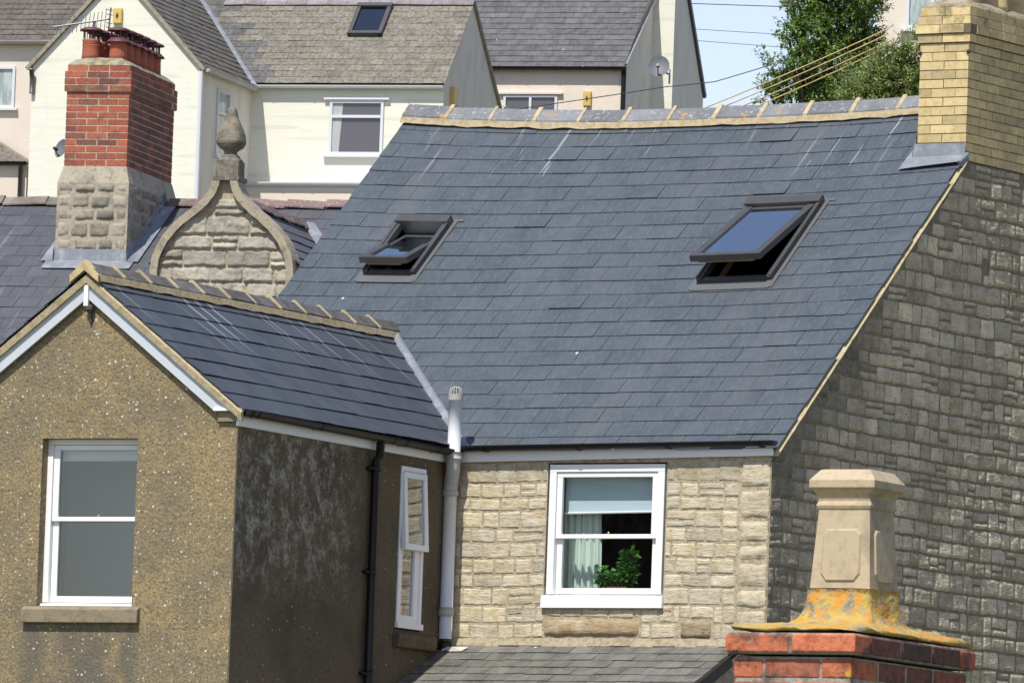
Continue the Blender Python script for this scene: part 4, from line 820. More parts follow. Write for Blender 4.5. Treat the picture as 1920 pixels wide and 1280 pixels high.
# ------------------------------------------------------------------ slate roofed building behind, with the shaped gable
RA = at(237, 311.5, 101); RF = Frame(17.3, (RA.x, RA.y)); RG = RA.z-7.5
rb = thing("shaped_gable_house", "house behind with dark slate roof and a curved stone gable", "house", RF)
RS_ = math.atan(.53); RC_, RN_ = math.cos(RS_), math.sin(RS_); ye = -3.9; ze = 9.42+ye*.53
def RT(u, s, w): return (u, ye+s*RC_-w*RN_, ze+s*RN_+w*RC_)
def roofhit(px, py): p = RF.onplane(px, py, (0, -RN_, RC_), (0, ye, ze)); return p
yr = roofhit(600, 387).y; RL = (yr-ye)/RC_; zr = ze+RL*RN_
rd = random.Random(41)
def rcol(u, s, r): return mul(mixc((.072, .077, .088), (.088, .09, .098), r.random()), r.uniform(.9, 1.1))
DX, DH = 1.82, 9.93; dyr = (DH-9.42)/.53; DP = math.tan(R(42)); DW = .86      # dormer roof axis, ridge height, where it meets the slope
mb = MB(); slates(mb, RT, -6, 7.5, 0, RL, .30, .27, rcol, rd, th=.003, lift=.004); rect(mb, RT, -6, 7.5, 0, RL, -.012, (.04, .04, .04))
mb.add([RT(-6, RL, 0), RT(7.5, RL, 0), (7.5, yr+4, ze), (-6, yr+4, ze)], [(0, 1, 2, 3)], (.09, .09, .1))
mr = mb.build("slate_roof", m_slate_rear, rb)
ridge_tiles("ridge_tiles", mr, lambda a, b, c: (-6+a, yr+b, zr+.06+c), 5.18, .52, .13, .09, m_ridge_lichen, m_mortar, random.Random(6), bar_w=0, bed=False, jit=.015, colr=(.20, .175, .155))
ridge_tiles("ridge_tiles", mr, lambda a, b, c: (.1+a, yr+b, zr+.06+c), 7.4, .46, .13, .085, m_ridge, m_mortar, random.Random(9), bar_w=0, bed=False, jit=.02, colr=(.20, .135, .125))
mb = MB(); plain_wall(mb, FRONT(ye+.3), -6, 7.5, RG-2, ze+.1); plain_wall(mb, SIDE(7.4), ye+.3, yr+4, RG-2, ze+.1); mb.build("front_wall", m_stone_mortar, rb)
# shaped gable
gy = -2.3; GXC = 1.815
HWZ = [(8.0, .815), (8.3, .815), (8.6, .815), (8.9, .815), (9.1, .812), (9.24, .795), (9.34, .755), (9.465, .69), (9.62, .56), (9.75, .405), (9.855, .28), (9.96, .19), (10.05, .152), (10.11, .138)]
def hw(z):
    for (a, x), (b, y) in zip(HWZ, HWZ[1:]):
        if a <= z <= b: return x+(y-x)*(z-a)/(b-a)
    return HWZ[0][1] if z < HWZ[0][0] else HWZ[-1][1]
def smooth_curve(n=60):
    out = []
    for i in range(n+1):
        z = 7.9+(10.11-7.9)*i/n if False else None
    import itertools
    P_ = [(x, z) for z, x in HWZ]
    for i in range(len(P_)-1):
        p0, p1, p2, p3 = P_[max(i-1, 0)], P_[i], P_[i+1], P_[min(i+2, len(P_)-1)]
        for k in range(6):
            t = k/6; out.append(tuple(.5*((2*p1[q])+(-p0[q]+p2[q])*t+(2*p0[q]-5*p1[q]+4*p2[q]-p3[q])*t*t+(-p0[q]+3*p1[q]-3*p2[q]+p3[q])*t**3) for q in (0, 1)))
    out.append(P_[-1]); return out
CV = smooth_curve()
mb = MB(); gb = MB(); pl = [(GXC-x+.03, z) for x, z in CV]+[(GXC+x-.03, z) for x, z in reversed(CV)]; prism(mb, FRONT(gy), pl, -.28, -.012, (.42, .36, .255))
gg = mb.build("gable_wall", m_stone_mortar, rb)
rd = random.Random(19); cop = .085
def ogc(u, v, r): return mul(mixc((.43, .39, .305), (.32, .295, .24), r.random()), r.uniform(.82, 1.12))
def inn(z):                                         # inner edge of the coping
    best = 9
    for (x, q) in CV:
        d = cop*.95; best = min(best, x-d if abs(q-z) < .05 else 9)
    return max(.03, hw(z)-cop*(1.35 if 9.5 < z < 9.9 else 1.0))
stone_wall(gb, FRONT(gy), GXC-.8, GXC+.8, 8.4, 10.08, (.15, .25), (.22, .5), ogc, rd, .016, .022, .016, .009, lim=lambda u, v: (GXC-inn(v), GXC+inn(v), 10.07), vlim=lambda u, v: abs(u-GXC) < inn(v)+.06, split=.22, rr=.008, bed=.3, under=.35)
gb.build("rock_faced_stones", m_stone_grey, gg, smooth=True)
for sx in (-1, 1):
    mb = MB(); c = []
    for i, (x, z) in enumerate(CV):
        a, b = CV[max(i-1, 0)], CV[min(i+1, len(CV)-1)]; t = Vector((b[0]-a[0], b[1]-a[1])).normalized(); nx, nz_ = t.y, -t.x
        j = .006*noise.noise((i*.35, sx, 0))
        for (d, y) in ((j, gy-.07), (-cop+j, gy-.07), (-cop+.012, gy), (-cop+.012, gy+.26), (j, gy+.26)): c.append((GXC+sx*(x+nx*d), y, z+nz_*d))
    n = 5; mb.add(c, [(n*i+k, n*i+(k+1) % n, n*i+n+(k+1) % n, n*i+n+k) for i in range(len(CV)-1) for k in range(n)]+[(0, 1, 2, 3, 4), tuple(range(len(c)-5, len(c)))], (.36, .31, .22)); mb.build("curved_coping", m_stone_grey, gg)
mb = MB(); yc = gy+.09; fx = GXC+.012
box(mb, I, fx-.15, fx+.15, gy-.075, gy+.27, 10.09, 10.135, (.26, .23, .18)); box(mb, I, fx-.128, fx+.128, gy-.04, gy+.22, 10.13, 10.31, (.27, .24, .19))
lathe(mb, [(.128, 10.305), (.132, 10.315), (.120, 10.335), (.10, 10.345), (.095, 10.37), (.07, 10.385), (.062, 10.41), (.085, 10.435), (.128, 10.465), (.15, 10.505), (.156, 10.535), (.153, 10.538), (.152, 10.55), (.142, 10.61), (.118, 10.68), (.088, 10.745), (.063, 10.80), (.052, 10.86), (.042, 10.895), (.02, 10.91)], (fx, yc, 0), 36, (.27, .23, .17), sq=3.5, rot=0, jit=.03)
mb.build("stone_finial", m_finial, gg, bevel=.01)
# little roof behind the shaped gable
def DT(u, s, w):
    a = math.atan(DP); return (DX+s*math.cos(a)+w*math.sin(a), u, DH-s*math.sin(a)+w*math.cos(a))
def DT2(u, s, w): x, y, z = DT(u, s, w); return (2*DX-x, y, z)
dl = DW/math.cos(math.atan(DP))
dfn = lambda T_: (lambda u, s: (9.42+.53*T_(u, s, 0)[1])-T_(u, s, 0)[2])
mb = MB()
for T_ in (DT, DT2): slates(mb, lambda u, s, w: T_(u, dl-s, w), gy+.05, 2.5, 0, dl, .2, .3, rcol, rd, clips=[lambda u, s: dfn(T_)(u, dl-s)])
do = mb.build("dormer_slates", m_slate_rear, rb)
ridge_tiles("dormer_ridge_tiles", do, lambda a, b, c: (DX+b, gy+.2+a, DH+.045+c), dyr-gy-.2, .33, .12, .10, m_ridge, m_mortar, random.Random(12), bar_w=0, bed=False, jit=.016, colr=(.13, .085, .08))
mb = MB(); c = []
for i in range(13):
    s = dl*1.0*i/12; x = DT(0, s, 0)[0]; z = DT(0, s, 0)[2]; y = (z-9.42)/.53; c += [(x-.01, y-.01, z+.035), (x+.05, y-.01, z+.05), (x+.13, y, 9.42+.53*y+.04)]
mb.add(c, [(3*i+k, 3*i+k+1, 3*i+4+k, 3*i+3+k) for i in range(12) for k in range(2)]); mb.build("valley_lead", m_lead, do)

# red brick chimney on that roof, with its twelve cowled pots
rc = thing("red_brick_chimney", "red brick chimney on stone base crowded with cowled terracotta pots", "chimney", RF); rd = random.Random(55)
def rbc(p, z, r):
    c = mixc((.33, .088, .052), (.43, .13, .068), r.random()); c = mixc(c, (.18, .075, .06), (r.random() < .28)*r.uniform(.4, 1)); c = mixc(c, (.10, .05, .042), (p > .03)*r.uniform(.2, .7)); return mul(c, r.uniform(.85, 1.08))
x0, x1, y1 = -.73, 0, 1.86; mort = (.46, .39, .28)
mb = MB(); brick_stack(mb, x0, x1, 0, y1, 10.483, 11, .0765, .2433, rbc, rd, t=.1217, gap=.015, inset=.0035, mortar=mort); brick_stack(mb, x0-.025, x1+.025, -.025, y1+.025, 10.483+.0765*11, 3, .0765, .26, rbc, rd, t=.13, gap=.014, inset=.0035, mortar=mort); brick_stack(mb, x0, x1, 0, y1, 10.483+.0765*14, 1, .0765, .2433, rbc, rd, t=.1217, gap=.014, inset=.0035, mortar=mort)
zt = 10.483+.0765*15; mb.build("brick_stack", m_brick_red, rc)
mb = MB(); b0, b1 = x0-.05, x1+.055
vs = []
for (e, z) in ((0, 9.0), (0, 10.29), (.05, 10.48)): vs += [(b0+e, -.06+e, z), (b1-e, -.06+e, z), (b1-e, y1+.06-e, z), (b0+e, y1+.06-e, z)]
mb.add(vs, [(4*i+k, 4*i+(k+1) % 4, 4*i+4+(k+1) % 4, 4*i+4+k) for i in range(2) for k in range(4)]+[(8, 9, 10, 11)], (.38, .335, .25))
base = mb.build("stone_base", m_stone_grey, rc)
st = MB(); qc = lambda u, v, r: mul(mixc((.42, .375, .285), (.34, .305, .235), r.random()), r.uniform(.85, 1.1)); kc = lambda u, v, r: mul(mixc((.34, .30, .22), (.2, .185, .145), r.random()), r.uniform(.8, 1.1))
for T, a, b in ((FRONT(-.06), b0, b1), (SIDE(b1), -.06, y1+.06)):
    z = 9.52; k = 0
    while z < 10.26:
        h = (.15, .19, .14, .17, .2, .14)[k % 6]; zt2 = min(z+h, 10.285); q1, q2 = (.17, .2) if k % 2 else (.2, .15)
        stone(st, T, a+.004, a+q1, z+.004, zt2-.004, .012, .003, .03, qc(0, 0, rd), rd, bed=.2); stone(st, T, b-q2, b-.004, z+.004, zt2-.004, .012, .003, .03, qc(0, 0, rd), rd, bed=.2)
        u = a+q1
        while u < b-q2-.03:
            w = min(rd.uniform(.2, .32), b-q2-u)
            if b-q2-u-w < .08: w = b-q2-u
            stone(st, T, u+.006, u+w-.006, z+.006, zt2-.006, rd.uniform(.012, .03), .022, .02, kc(0, 0, rd), rd, bed=.3, rr=.03); u += w
        z = zt2; k += 1
st.build("rock_faced_stones", m_stone_grey, base, smooth=True)
mb = MB(); flaunch(mb, x0, x1, 0, y1, zt-.004, [(0, 0), (.02, .025), (.08, .07), (.16, .10), (.2, .105)]); mb.build("mortar_flaunching", m_flaunch_far, rc, True)
mb = MB(); RZ = lambda y: 9.42+.53*y                # lead apron, side soakers
c = [(b0-.09, -.075, RZ(-.075)+.03), (b1+.10, -.075, RZ(-.075)+.03), (b1+.10, -.28, RZ(-.28)+.033), (b0-.09, -.28, RZ(-.28)+.03)]; mb.add(c, [(0, 1, 2, 3)])
c = [(b0-.01, -.078, RZ(-.07)+.015), (b1+.01, -.078, RZ(-.07)+.015), (b1+.01, -.066, RZ(0)+.12), (b0-.01, -.066, RZ(0)+.12)]; mb.add(c, [(0, 1, 2, 3)])
for X, sx in ((b0, -1), (b1, 1)):
    c = []
    for i in range(8):
        y = min(-.1+i*.27, yr-.06); wv = .015*noise.noise((i, sx, 0)); c += [(X+sx*.008, y, RZ(y)+.16+wv), (X+sx*.012, y, RZ(y)+.035), (X+sx*(.15+wv), y, RZ(y)+.034)]
    mb.add(c, [(3*i+k, 3*i+3+k, 3*i+4+k, 3*i+1+k) for i in range(7) for k in range(2)])
mb.build("lead_flashing", m_lead, rc, True)
def cowled_pot(skirt):
    p = bpy.data.objects.new("chimney_pot", None); COL.objects.link(p); p.parent = rc
    mb = MB(); lathe(mb, [(.105, 0), (.1, .06), (.096, .2), (.102, .215), (.102, .235), (.085, .235), (.085, .1)], (0, 0, 0), 20); tube(mb, [(0, 0, .165), (0, 0, .18)], .1, 20); mb.build("terracotta_pot", m_terracotta, p, True)
    mb = MB(); z = .235
    if skirt: lathe(mb, [(.092, z-.03), (.10, z-.02), (.142, z-.035), (.138, z-.022), (.09, z+.022), (.07, z+.025)], (0, 0, 0), 20)
    for k in range(4): a = k*math.pi/2+.5; d = Vector((math.cos(a), math.sin(a), 0)); tube(mb, [d*.085+Vector((0, 0, z-.05)), d*.085+Vector((0, 0, z+.11))], .010, 6)
    for k in range(20): a = k*math.pi/10; d = Vector((math.cos(a), math.sin(a), 0)); tube(mb, [d*.082+Vector((0, 0, z)), d*.082+Vector((0, 0, z+.11))], .0028, 4)
    lathe(mb, [(.132, z+.098), (.135, z+.105), (.12, z+.122), (.08, z+.138), (.02, z+.146)], (0, 0, 0), 20); mb.build("rain_cowl", m_cowl, p, True); return p
pa, pb = cowled_pot(False), cowled_pot(True); fa = fb = True
for i in range(6):
    y = .26+i*.28
    for src, x in ((pa, -.545), (pb, -.225)):
        o = src if i == 0 else copy_tree(src, rc); o.location = (x, y, zt+.085-abs(i-2.5)*.004); o.rotation_euler = (0, 0, i*.7)

# television aerial beyond the chimney pots
A0 = at(176, 72, 103); ta = thing("television_aerial", "grey many-armed television aerial above the cowled chimney pots", "aerial", None, (A0.x, A0.y, A0.z-1.0))
mb = MB(); tube(mb, [(0, 0, 0), (0, 0, 1.2)], .015, 8); mb.build("mast", m_metal, ta)
d = (at(205, 36, 103)-at(122, 48, 103)); d = d.normalized(); pp = at(205, 36, 103)-Vector(ta.location); n = 15; Ln = (at(205, 36, 103)-at(100, 49, 103)).length
mb = MB(); tube(mb, [pp, pp-d*Ln], .011, 6)
for i in range(n):
    q = pp-d*(Ln*i/(n-1)); h = .10 if i > 1 else .13; tube(mb, [q-Vector((.01, 0, h)), q+Vector((.01, 0, h))], .0045, 5)
for dz in (-.1, -.05, .05, .1): tube(mb, [pp+Vector((0, -.06, dz)), pp+Vector((0, .06, dz))], .005, 5)
tube(mb, [pp-Vector((0, 0, .13)), pp+Vector((.02, 0, .13))], .008, 5); mb.build("boom_and_elements", m_metal, ta)

# ------------------------------------------------------------------ cream house on the hill: gabled wing and main range
WA = at(375, 125, 175); WF = Frame(15, (WA.x, WA.y)); WZ = WA.z; WG = WZ-6.2
wh = thing("cream_house", "cream painted house with mossy slate roof, gabled wing and one rooflight", "house", WF)
wx0, wd = -3.44, 3.35; wp = math.atan(1.07); wc, ws_ = math.cos(wp), math.sin(wp); gxm = wx0/2; gzr = WZ+(-gxm)*math.tan(wp)
def glass_room(parent, name, T, u0, u1, v0, v1, w, mat): m_ = MB(); rect(m_, T, u0, u1, v0, v1, w); return m_.build(name, mat, parent)
def far_window(parent, T, u0, u1, v0, v1, mat, split=None, sill=True, label=None, mull=None, lintel=False, fr_w=.055, curt=False):
    w = bpy.data.objects.new("window", None); COL.objects.link(w); w.parent = parent
    if label: w['label'] = label
    m_ = MB(); f = fr_w; box(m_, T, u0, u0+f, v0, v1, -.06, .015); box(m_, T, u1-f, u1, v0, v1, -.06, .015); box(m_, T, u0+f, u1-f, v1-f, v1, -.06, .015); box(m_, T, u0+f, u1-f, v0, v0+f, -.06, .015)
    if split: box(m_, T, u0+f, u1-f, split-f*.5, split+f*.5, -.06, .02)
    if mull: box(m_, T, mull-f*.5, mull+f*.5, v0+f, v1-f, -.06, .013)
    m_.build("frame", m_upvc, w); m_ = MB(); rect(m_, T, u0+f, u1-f, v0+f, v1-f, -.03); m_.build("pane", mat, w)
    if sill: m_ = MB(); box(m_, T, u0-.1, u1+.08, v0-.05, v0-.005, -.03, .07); m_.build("sill", m_upvc, w)
    if lintel: m_ = MB(); box(m_, T, u0-.12, u1+.12, v1+.01, v1+.05, -.03, .05); m_.build("drip_board", m_pink_clean if lintel == 2 else m_upvc, w)
    if curt:
        m_ = MB(); c = []
        for i in range(17):
            for v in (v0+f, v1-f): c.append((u0+f+(.21)*i/16-(.06 if v < v0+.1 else 0)*i/16, v, -.022+.004*math.sin(i*1.9)))
        m_.add([T(*p) for p in c], [(2*i, 2*i+2, 2*i+3, 2*i+1) for i in range(16)], (1, 1, 1), c); m_.build("curtain", m_grey_fabric, w)
    return w
mx1 = 3.97; _e = WF.X(832, 160, mx1+.05); _a = WF.X(889, 7, mx1+.05); ey = _e.y; ridge_run = _a.y-_e.y; WPT = (_a.z-_e.z)/ridge_run; wr = math.atan(WPT); print('white', _e, _a, WPT); rc_, rs_ = math.cos(wr), math.sin(wr); WRL = (ridge_run)/rc_; ey = wd-.12
mb = MB(); pl = [(wx0, WG), (0, WG), (0, WZ), (gxm, gzr-.02), (wx0, WZ)]; c = [(u, v, 0) for u, v in pl]; mb.add([FRONT(0)(*p) for p in c], [(0, 1, 2, 3, 4)], (1, 1, 1), c); mb.build("wing_gable_wall", m_cream, wh)
mwin = (1.645, 2.755, 18.71, 19.79)
mb = MB(); plain_wall(mb, FRONT(wd), 0, mx1, WG, WZ+.05, [mwin], 0, .08); mb.build("main_front_wall", m_cream, wh)
mb = MB(); plain_wall(mb, SIDE(0), 0, wd, WG, WZ+.03, [(1.13, 1.95, 18.45, 19.76)], 0, .08); plain_wall(mb, SIDE(wx0), 0, wd+5, WG, WZ); mb.build("wing_side_wall", m_cream_side, wh)
zr_ = WZ+.09+(ridge_run)*WPT; by = wd+2*ridge_run+.1
mb = MB(); c = [(u, v, 0) for u, v in ((wd, WG), (by, WG), (by, WZ+.05), (ey+ridge_run, zr_-.06), (wd, WZ+.1))]; mb.add([SIDE(mx1)(*p) for p in c], [(0, 1, 2, 3, 4)], (1, 1, 1), c); mb.build("main_gable_wall", m_cream_side, wh)
def WT(u, s, w): return (u, ey+s*rc_-w*rs_, WZ+.06+s*rs_+w*rc_)
def GT(u, s, w): return (.10-s*wc+w*ws_, u, WZ-.03+s*ws_+w*wc)            # right slope of the wing, u runs back
def GT2(u, s, w): x, y, z = GT(u, s, w); return (2*gxm-x, y, z)
rd = random.Random(61); GL = (-gxm+.1)/wc
def moss(u, s, r):
    band = abs(u-(.35+s*.0-(s-1)*.85+.12*math.sin(s*7)))
    xv = .1-(s*rs_+.09)/1.07
    if u < xv+.48+.16*((int(s/.196)*7) % 3-1) and not (r.random() < .12 and 1.2 < s < 2.2): return mul((.12, .118, .12), r.uniform(.85, 1.15))
    c = mixc((.222, .203, .165), (.19, .177, .148), r.random()); c = mixc(c, (.15, .13, .11), (r.random() < .05)*.7); return mul(c, r.uniform(.9, 1.08))
def darkm(u, s, r): return mul(mixc((.16, .145, .12), (.11, .105, .095), r.random()), r.uniform(.85, 1.15))
vfn = lambda u, s: (lambda p: (WZ+.06+(p[1]-ey)*WPT)-p[2])(GT(u, s, 0))
vf2 = lambda u, s: (lambda p: (WZ-.03+(.10-p[0])*math.tan(wp))-p[2] if p[0] > gxm else 1)(WT(u, s, 0))
RWU = (2.02, 2.83, 1.62+.95, 2.62+.75)
mb = MB(); slates(mb, WT, -3.2, mx1+.05, 0, WRL, .196, .27, moss, rd, clips=[lambda u, s: (lambda p: (WZ-.03+(.10-p[0])*math.tan(wp))-p[2])(WT(u, s, 0))], th=.005, lift=.008)
mb.add([WT(-3, WRL, -.01), WT(mx1+.05, WRL, -.01), (mx1+.05, by+.1, WZ), (-3, by+.1, WZ)], [(0, 1, 2, 3)], (.1, .1, .1)); rect(mb, WT, -.1, mx1+.03, 0, WRL, -.012, (.05, .05, .05))
mb.build("main_roof_slates", m_tile_far, wh)
mb = MB(); slates(mb, GT, -.06, 7, 0, GL, .17, .24, darkm, rd, clips=[vfn], th=.007, lift=.014); slates(mb, GT2, -.06, 5, 0, GL, .17, .24, darkm, rd, th=.007, lift=.014)
mb.build("wing_roof_slates", m_tile_far, wh)
mb = MB()
for T_ in (GT, GT2):
    a, b = T_(-.06, -.03, -.02), T_(-.06, GL, -.02); bar(mb, a, b, .06, .07, (.30, .27, .21))
mb.build("wing_verge", m_mortar, wh)
mb = MB(); c = []
def vu(s):
    lo, hi = -1, 8
    for _ in range(40):
        q = (lo+hi)/2
        if vfn(q, s) < 0: lo = q
        else: hi = q
    return lo
for i in range(13): s = GL*i/12; p = GT(vu(s), s, 0); c += [(p[0]-.035, p[1], p[2]+.07), (p[0]+.04, p[1], p[2]+.05), (p[0]+.09, p[1], WZ+.06+(p[1]-ey)*WPT+.03)]
mb.add(c, [(3*i+k, 3*i+k+1, 3*i+4+k, 3*i+3+k) for i in range(12) for k in range(2)]); mb.build("valley_lead", m_lead, wh)
ridge_tiles("ridge_tiles", wh, lambda a, b, c: (-1.2+a, ey+ridge_run+b, zr_-.0+c), mx1+1.25, .42, .13, .10, m_ridge, m_mortar, random.Random(13), bar_w=0, bed=False, jit=.012, colr=(.23, .20, .20))
gutter("rain_gutter", m_upvc, wh, (.12, wd-.14, WZ+.02), (mx1+.02, wd-.14, WZ+.02), .06, [.08, .3, .55, .8])
gutter("wing_gutter", m_greyplast, wh, (.14, .0, WZ-.04), (.14, wd-.15, WZ-.04), .07, [.1, .45, .8], out=(1, 0, 0))
far_window(wh, FRONT(wd-.03), *mwin, m_pane_far, split=19.47, lintel=1, curt=True)
far_window(wh, SIDE(.02), 1.13, 1.95, 18.45, 19.76, m_pane_green, split=19.3, mull=None)
rwo = bpy.data.objects.new("roof_window", None); COL.objects.link(rwo); rwo.parent = wh
def rwp(px, py): p = WF.onplane(px, py, (0, -rs_, rc_), (0, ey, WZ+.06)); return p.x, (p.y-ey)/rc_
(ua, sa_), (ub, sb_) = rwp(652, 70), rwp(733, 15); uc = rwp(716, 70)[0]
mb = MB(); f = .08; box(mb, WT, ua, ua+f, sa_, sb_, 0, .1); box(mb, WT, uc-f, uc, sa_, sb_, 0, .1); box(mb, WT, ua, uc, sa_, sa_+f, 0, .11); box(mb, WT, ua-.01, uc+.01, sb_-f, sb_+.02, 0, .12); mb.build("frame", m_frame, rwo)
mb = MB(); rect(mb, WT, ua+f, uc-f, sa_+f, sb_-f, .07); mb.build("pane", g_far, rwo); mb = MB(); rect(mb, WT, ua+f, uc-f, sa_+f, sb_-f, .03); mb.build("dark_lining", m_dark, rwo)
mb = MB(); tube(mb, [(.04, -.05, WZ-.1), (.05, -.05, WG)], .05, 8); mb.build("downpipe", m_upvc, wh)
mb = MB(); tube(mb, [(wx0+.02, -.12, WZ-.08), (wx0+.02, -.06, WZ-.25), (wx0+.02, -.05, WZ-.55)], .05, 8); mb.build("rainwater_spout", m_frame, wh, True); lz = 18.08; mb = MB(); box(mb, I, -.05, mx1, wd-.75, wd-.70, WG, lz-.16); mb.build("porch_wall", m_pink_clean, wh)
gutter("porch_gutter", m_upvc, wh, (-.05, wd-.80, lz-.01), (mx1, wd-.80, lz-.01), .07, [.1, .25, .4, .6]); mb = MB(); box(mb, I, -.05, mx1, wd-.74, wd-.70, lz-.16, lz-.06); box(mb, I, -.05, mx1, wd-.72, wd, lz-.02, lz+.01); mb.build("porch_fascia", m_upvc, wh)

# ------------------------------------------------------------------ pinkish rendered house one step further up the hill
QA = at(1168, 122, 192); QF = Frame(15, (QA.x, QA.y)); QZ = QA.z; QG = QZ-6
ph = thing("pink_rendered_house", "pinkish rendered house with plain slate roof and stepped side wing", "house", QF)
qx0 = QF.Y(880, 122, 0).x-1.0; yb = QF.X(1222, 120, 0).y; q1 = QF.Y(1262, 120, yb).x; qp = math.atan(.93); qc_, qs_ = math.cos(qp), math.sin(qp)
def QT(u, s, w): return (u, -.12+s*qc_-w*qs_, QZ-.08+s*qs_+w*qc_)
_r1, _r2 = QF.X(1290, 0, q1), QF.X(1321, 188, q1); _sl = (_r2.z-_r1.z)/(_r2.y-_r1.y)
yr2 = (_r1.z-_sl*_r1.y-QZ+.08-.12*math.tan(qp))/(math.tan(qp)-_sl); zr2 = QZ-.08+(yr2+.12)*math.tan(qp); QL = (yr2+.12)/qc_; yb2 = yr2+(QZ-zr2)/_sl
rd = random.Random(71)
def qcol(u, s, r): return mul(mixc((.092, .094, .10), (.115, .113, .116), r.random()), r.uniform(.9, 1.1))
s_st = (yb-.0)/qc_
mb = MB(); slates(mb, QT, qx0, q1+.04, 0, QL, .2, .28, qcol, rd, holes=[(.06, 5, -1, s_st)], th=.007, lift=.013); rect(mb, QT, qx0, 0, 0, QL, -.012, (.05, .05, .05)); rect(mb, QT, 0, q1, s_st, QL, -.012, (.05, .05, .05))
mb.add([QT(qx0, QL, 0), QT(q1, QL, 0), (q1, yb2, QZ), (qx0, yb2, QZ)], [(0, 1, 2, 3)], (.12, .12, .12)); mb.build("slate_roof", m_slate_old, ph)
wzt = QZ-.08+(yb+.12)*math.tan(qp)
mb = MB(); wa_ = QF.Y(945, 178, 0); wb_ = QF.Y(1046, 178, 0); wn = (wa_.x, wb_.x, wa_.z-.75, wa_.z); plain_wall(mb, FRONT(0), qx0, 0, QG, QZ+.02, [wn], 0, .06); mb.build("front_wall", m_pink, ph)
mb = MB(); plain_wall(mb, FRONT(yb), 0, q1, QG, wzt+.02); mb.build("wing_front_wall", m_cream, ph)
mb = MB(); c = [(u, v, 0) for u, v in ((0, QG), (yb, QG), (yb, wzt), (0, QZ))]; mb.add([SIDE(0)(*p) for p in c], [(0, 1, 2, 3)], (1, 1, 1), c)
c = [(u, v, 0) for u, v in ((yb, QG), (yb2, QG), (yb2, QZ), (yr2, zr2-.03), (yb, wzt))]; mb.add([SIDE(q1)(*p) for p in c], [(0, 1, 2, 3, 4)], (1, 1, 1), c); mb.build("side_walls", m_cream_side, ph)
far_window(ph, FRONT(-.03), *wn, m_pane_far, mull=(wn[0]+wn[1])/2, sill=False, lintel=2)
gutter("rain_gutter", m_black, ph, (qx0, -.16, QZ-.06), (.12, -.16, QZ-.06), .07, [.5, .66, .8, .95]); gutter("wing_gutter", m_black, ph, (-.06, yb-.15, wzt-.08), (q1+.06, yb-.15, wzt-.08), .07, [.5])
mb = MB(); tube(mb, [(.05, -.1, QZ-.1), (.05, -.08, QZ-.3), (.05, -.05, QG)], .055, 10); mb.build("downpipe", m_black, ph, True)
mb = MB(); tube(mb, [(.05, yb-.12, wzt-.1), (.06, yb-.1, wzt-.5), (.06, yb-.25, wzt-.6), (.06, .0, QZ-.0)], .04, 8); mb.build("sloping_pipe", m_greyplast, ph, True)
mb = MB(); bar(mb, (q1+.03, yr2, zr2), (q1+.03, yb2+.03, QZ-.1), .07, .1); mb.build("rear_verge", m_frame, ph)
mb = MB(); bar(mb, (mx1+.02, ey+ridge_run, zr_-.02), (mx1+.02, by+.15, WZ-.05), .06, .08, (.26, .24, .19)); mb.build("rear_verge", m_mortar, wh)

# ------------------------------------------------------------------ cottage at the far left and the house behind the tree
CA = at(100, 76, 184); CF = Frame(15, (CA.x, CA.y)); CZ = CA.z
cl = thing("left_cottage", "pale pink cottage under a dark mossy roof, half hidden by cream house", "house", CF); cl.name = "mossy_roofed_cottage"
def CT(u, s, w): a = math.atan(.85); return (u, -.15+s*math.cos(a)-w*math.sin(a), CZ-.02+s*math.sin(a)+w*math.cos(a))
rd = random.Random(81); cw1 = CF.Y(30, 125, 0); cw0 = CF.Y(30, 203, 0); ww = (cw1.x-1.0, cw1.x, cw0.z, cw1.z)
mb = MB(); slates(mb, CT, -4, 3.4, 0, 4, .19, .27, lambda u, s, r: mul(mixc((.135, .12, .10), (.105, .095, .085), r.random()), r.uniform(.85, 1.15)), rd, th=.007, lift=.014); rect(mb, CT, -4, 3.4, 0, 4, -.012, (.05, .05, .05)); mb.build("slate_roof", m_tile_far, cl)
mb = MB(); plain_wall(mb, FRONT(0), -4, 3, CZ-6, CZ+.05, [ww], 0, .07); mb.build("front_wall", m_pink_clean, cl)
far_window(cl, FRONT(-.03), *ww, m_pane_green, sill=True)
gutter("rain_gutter", m_greyplast, cl, (-4, -.18, CZ-.02), (.02, -.18, CZ-.02), .075, [.6, .9])
pz = CF.Y(30, 306, -.5).z; px1 = CF.Y(53, 300, -.5).x
mb = MB(); prism(mb, FRONT(-.55), [(px1-2, pz+.72), (px1-.75, pz+.48), (px1-.1, pz+.1), (px1+.02, pz), (px1-2, pz)], -.45, 0, (.3, .26, .22)); mb.build("porch_roof", m_tile_far, cl)
gutter("porch_gutter", m_black, cl, (px1-3, -.62, pz+.02), (px1+.02, -.62, pz+.02), .07, []); mb = MB(); tube(mb, [(px1-.12, -.6, pz), (px1-.12, -.6, pz-2.5)], .05, 8); mb.build("downpipe", m_frame, cl, True)
mb = MB(); plain_wall(mb, FRONT(-.5), px1-3, px1-.02, CZ-6, pz-.05); mb.build("porch_wall", m_pink_clean, cl)

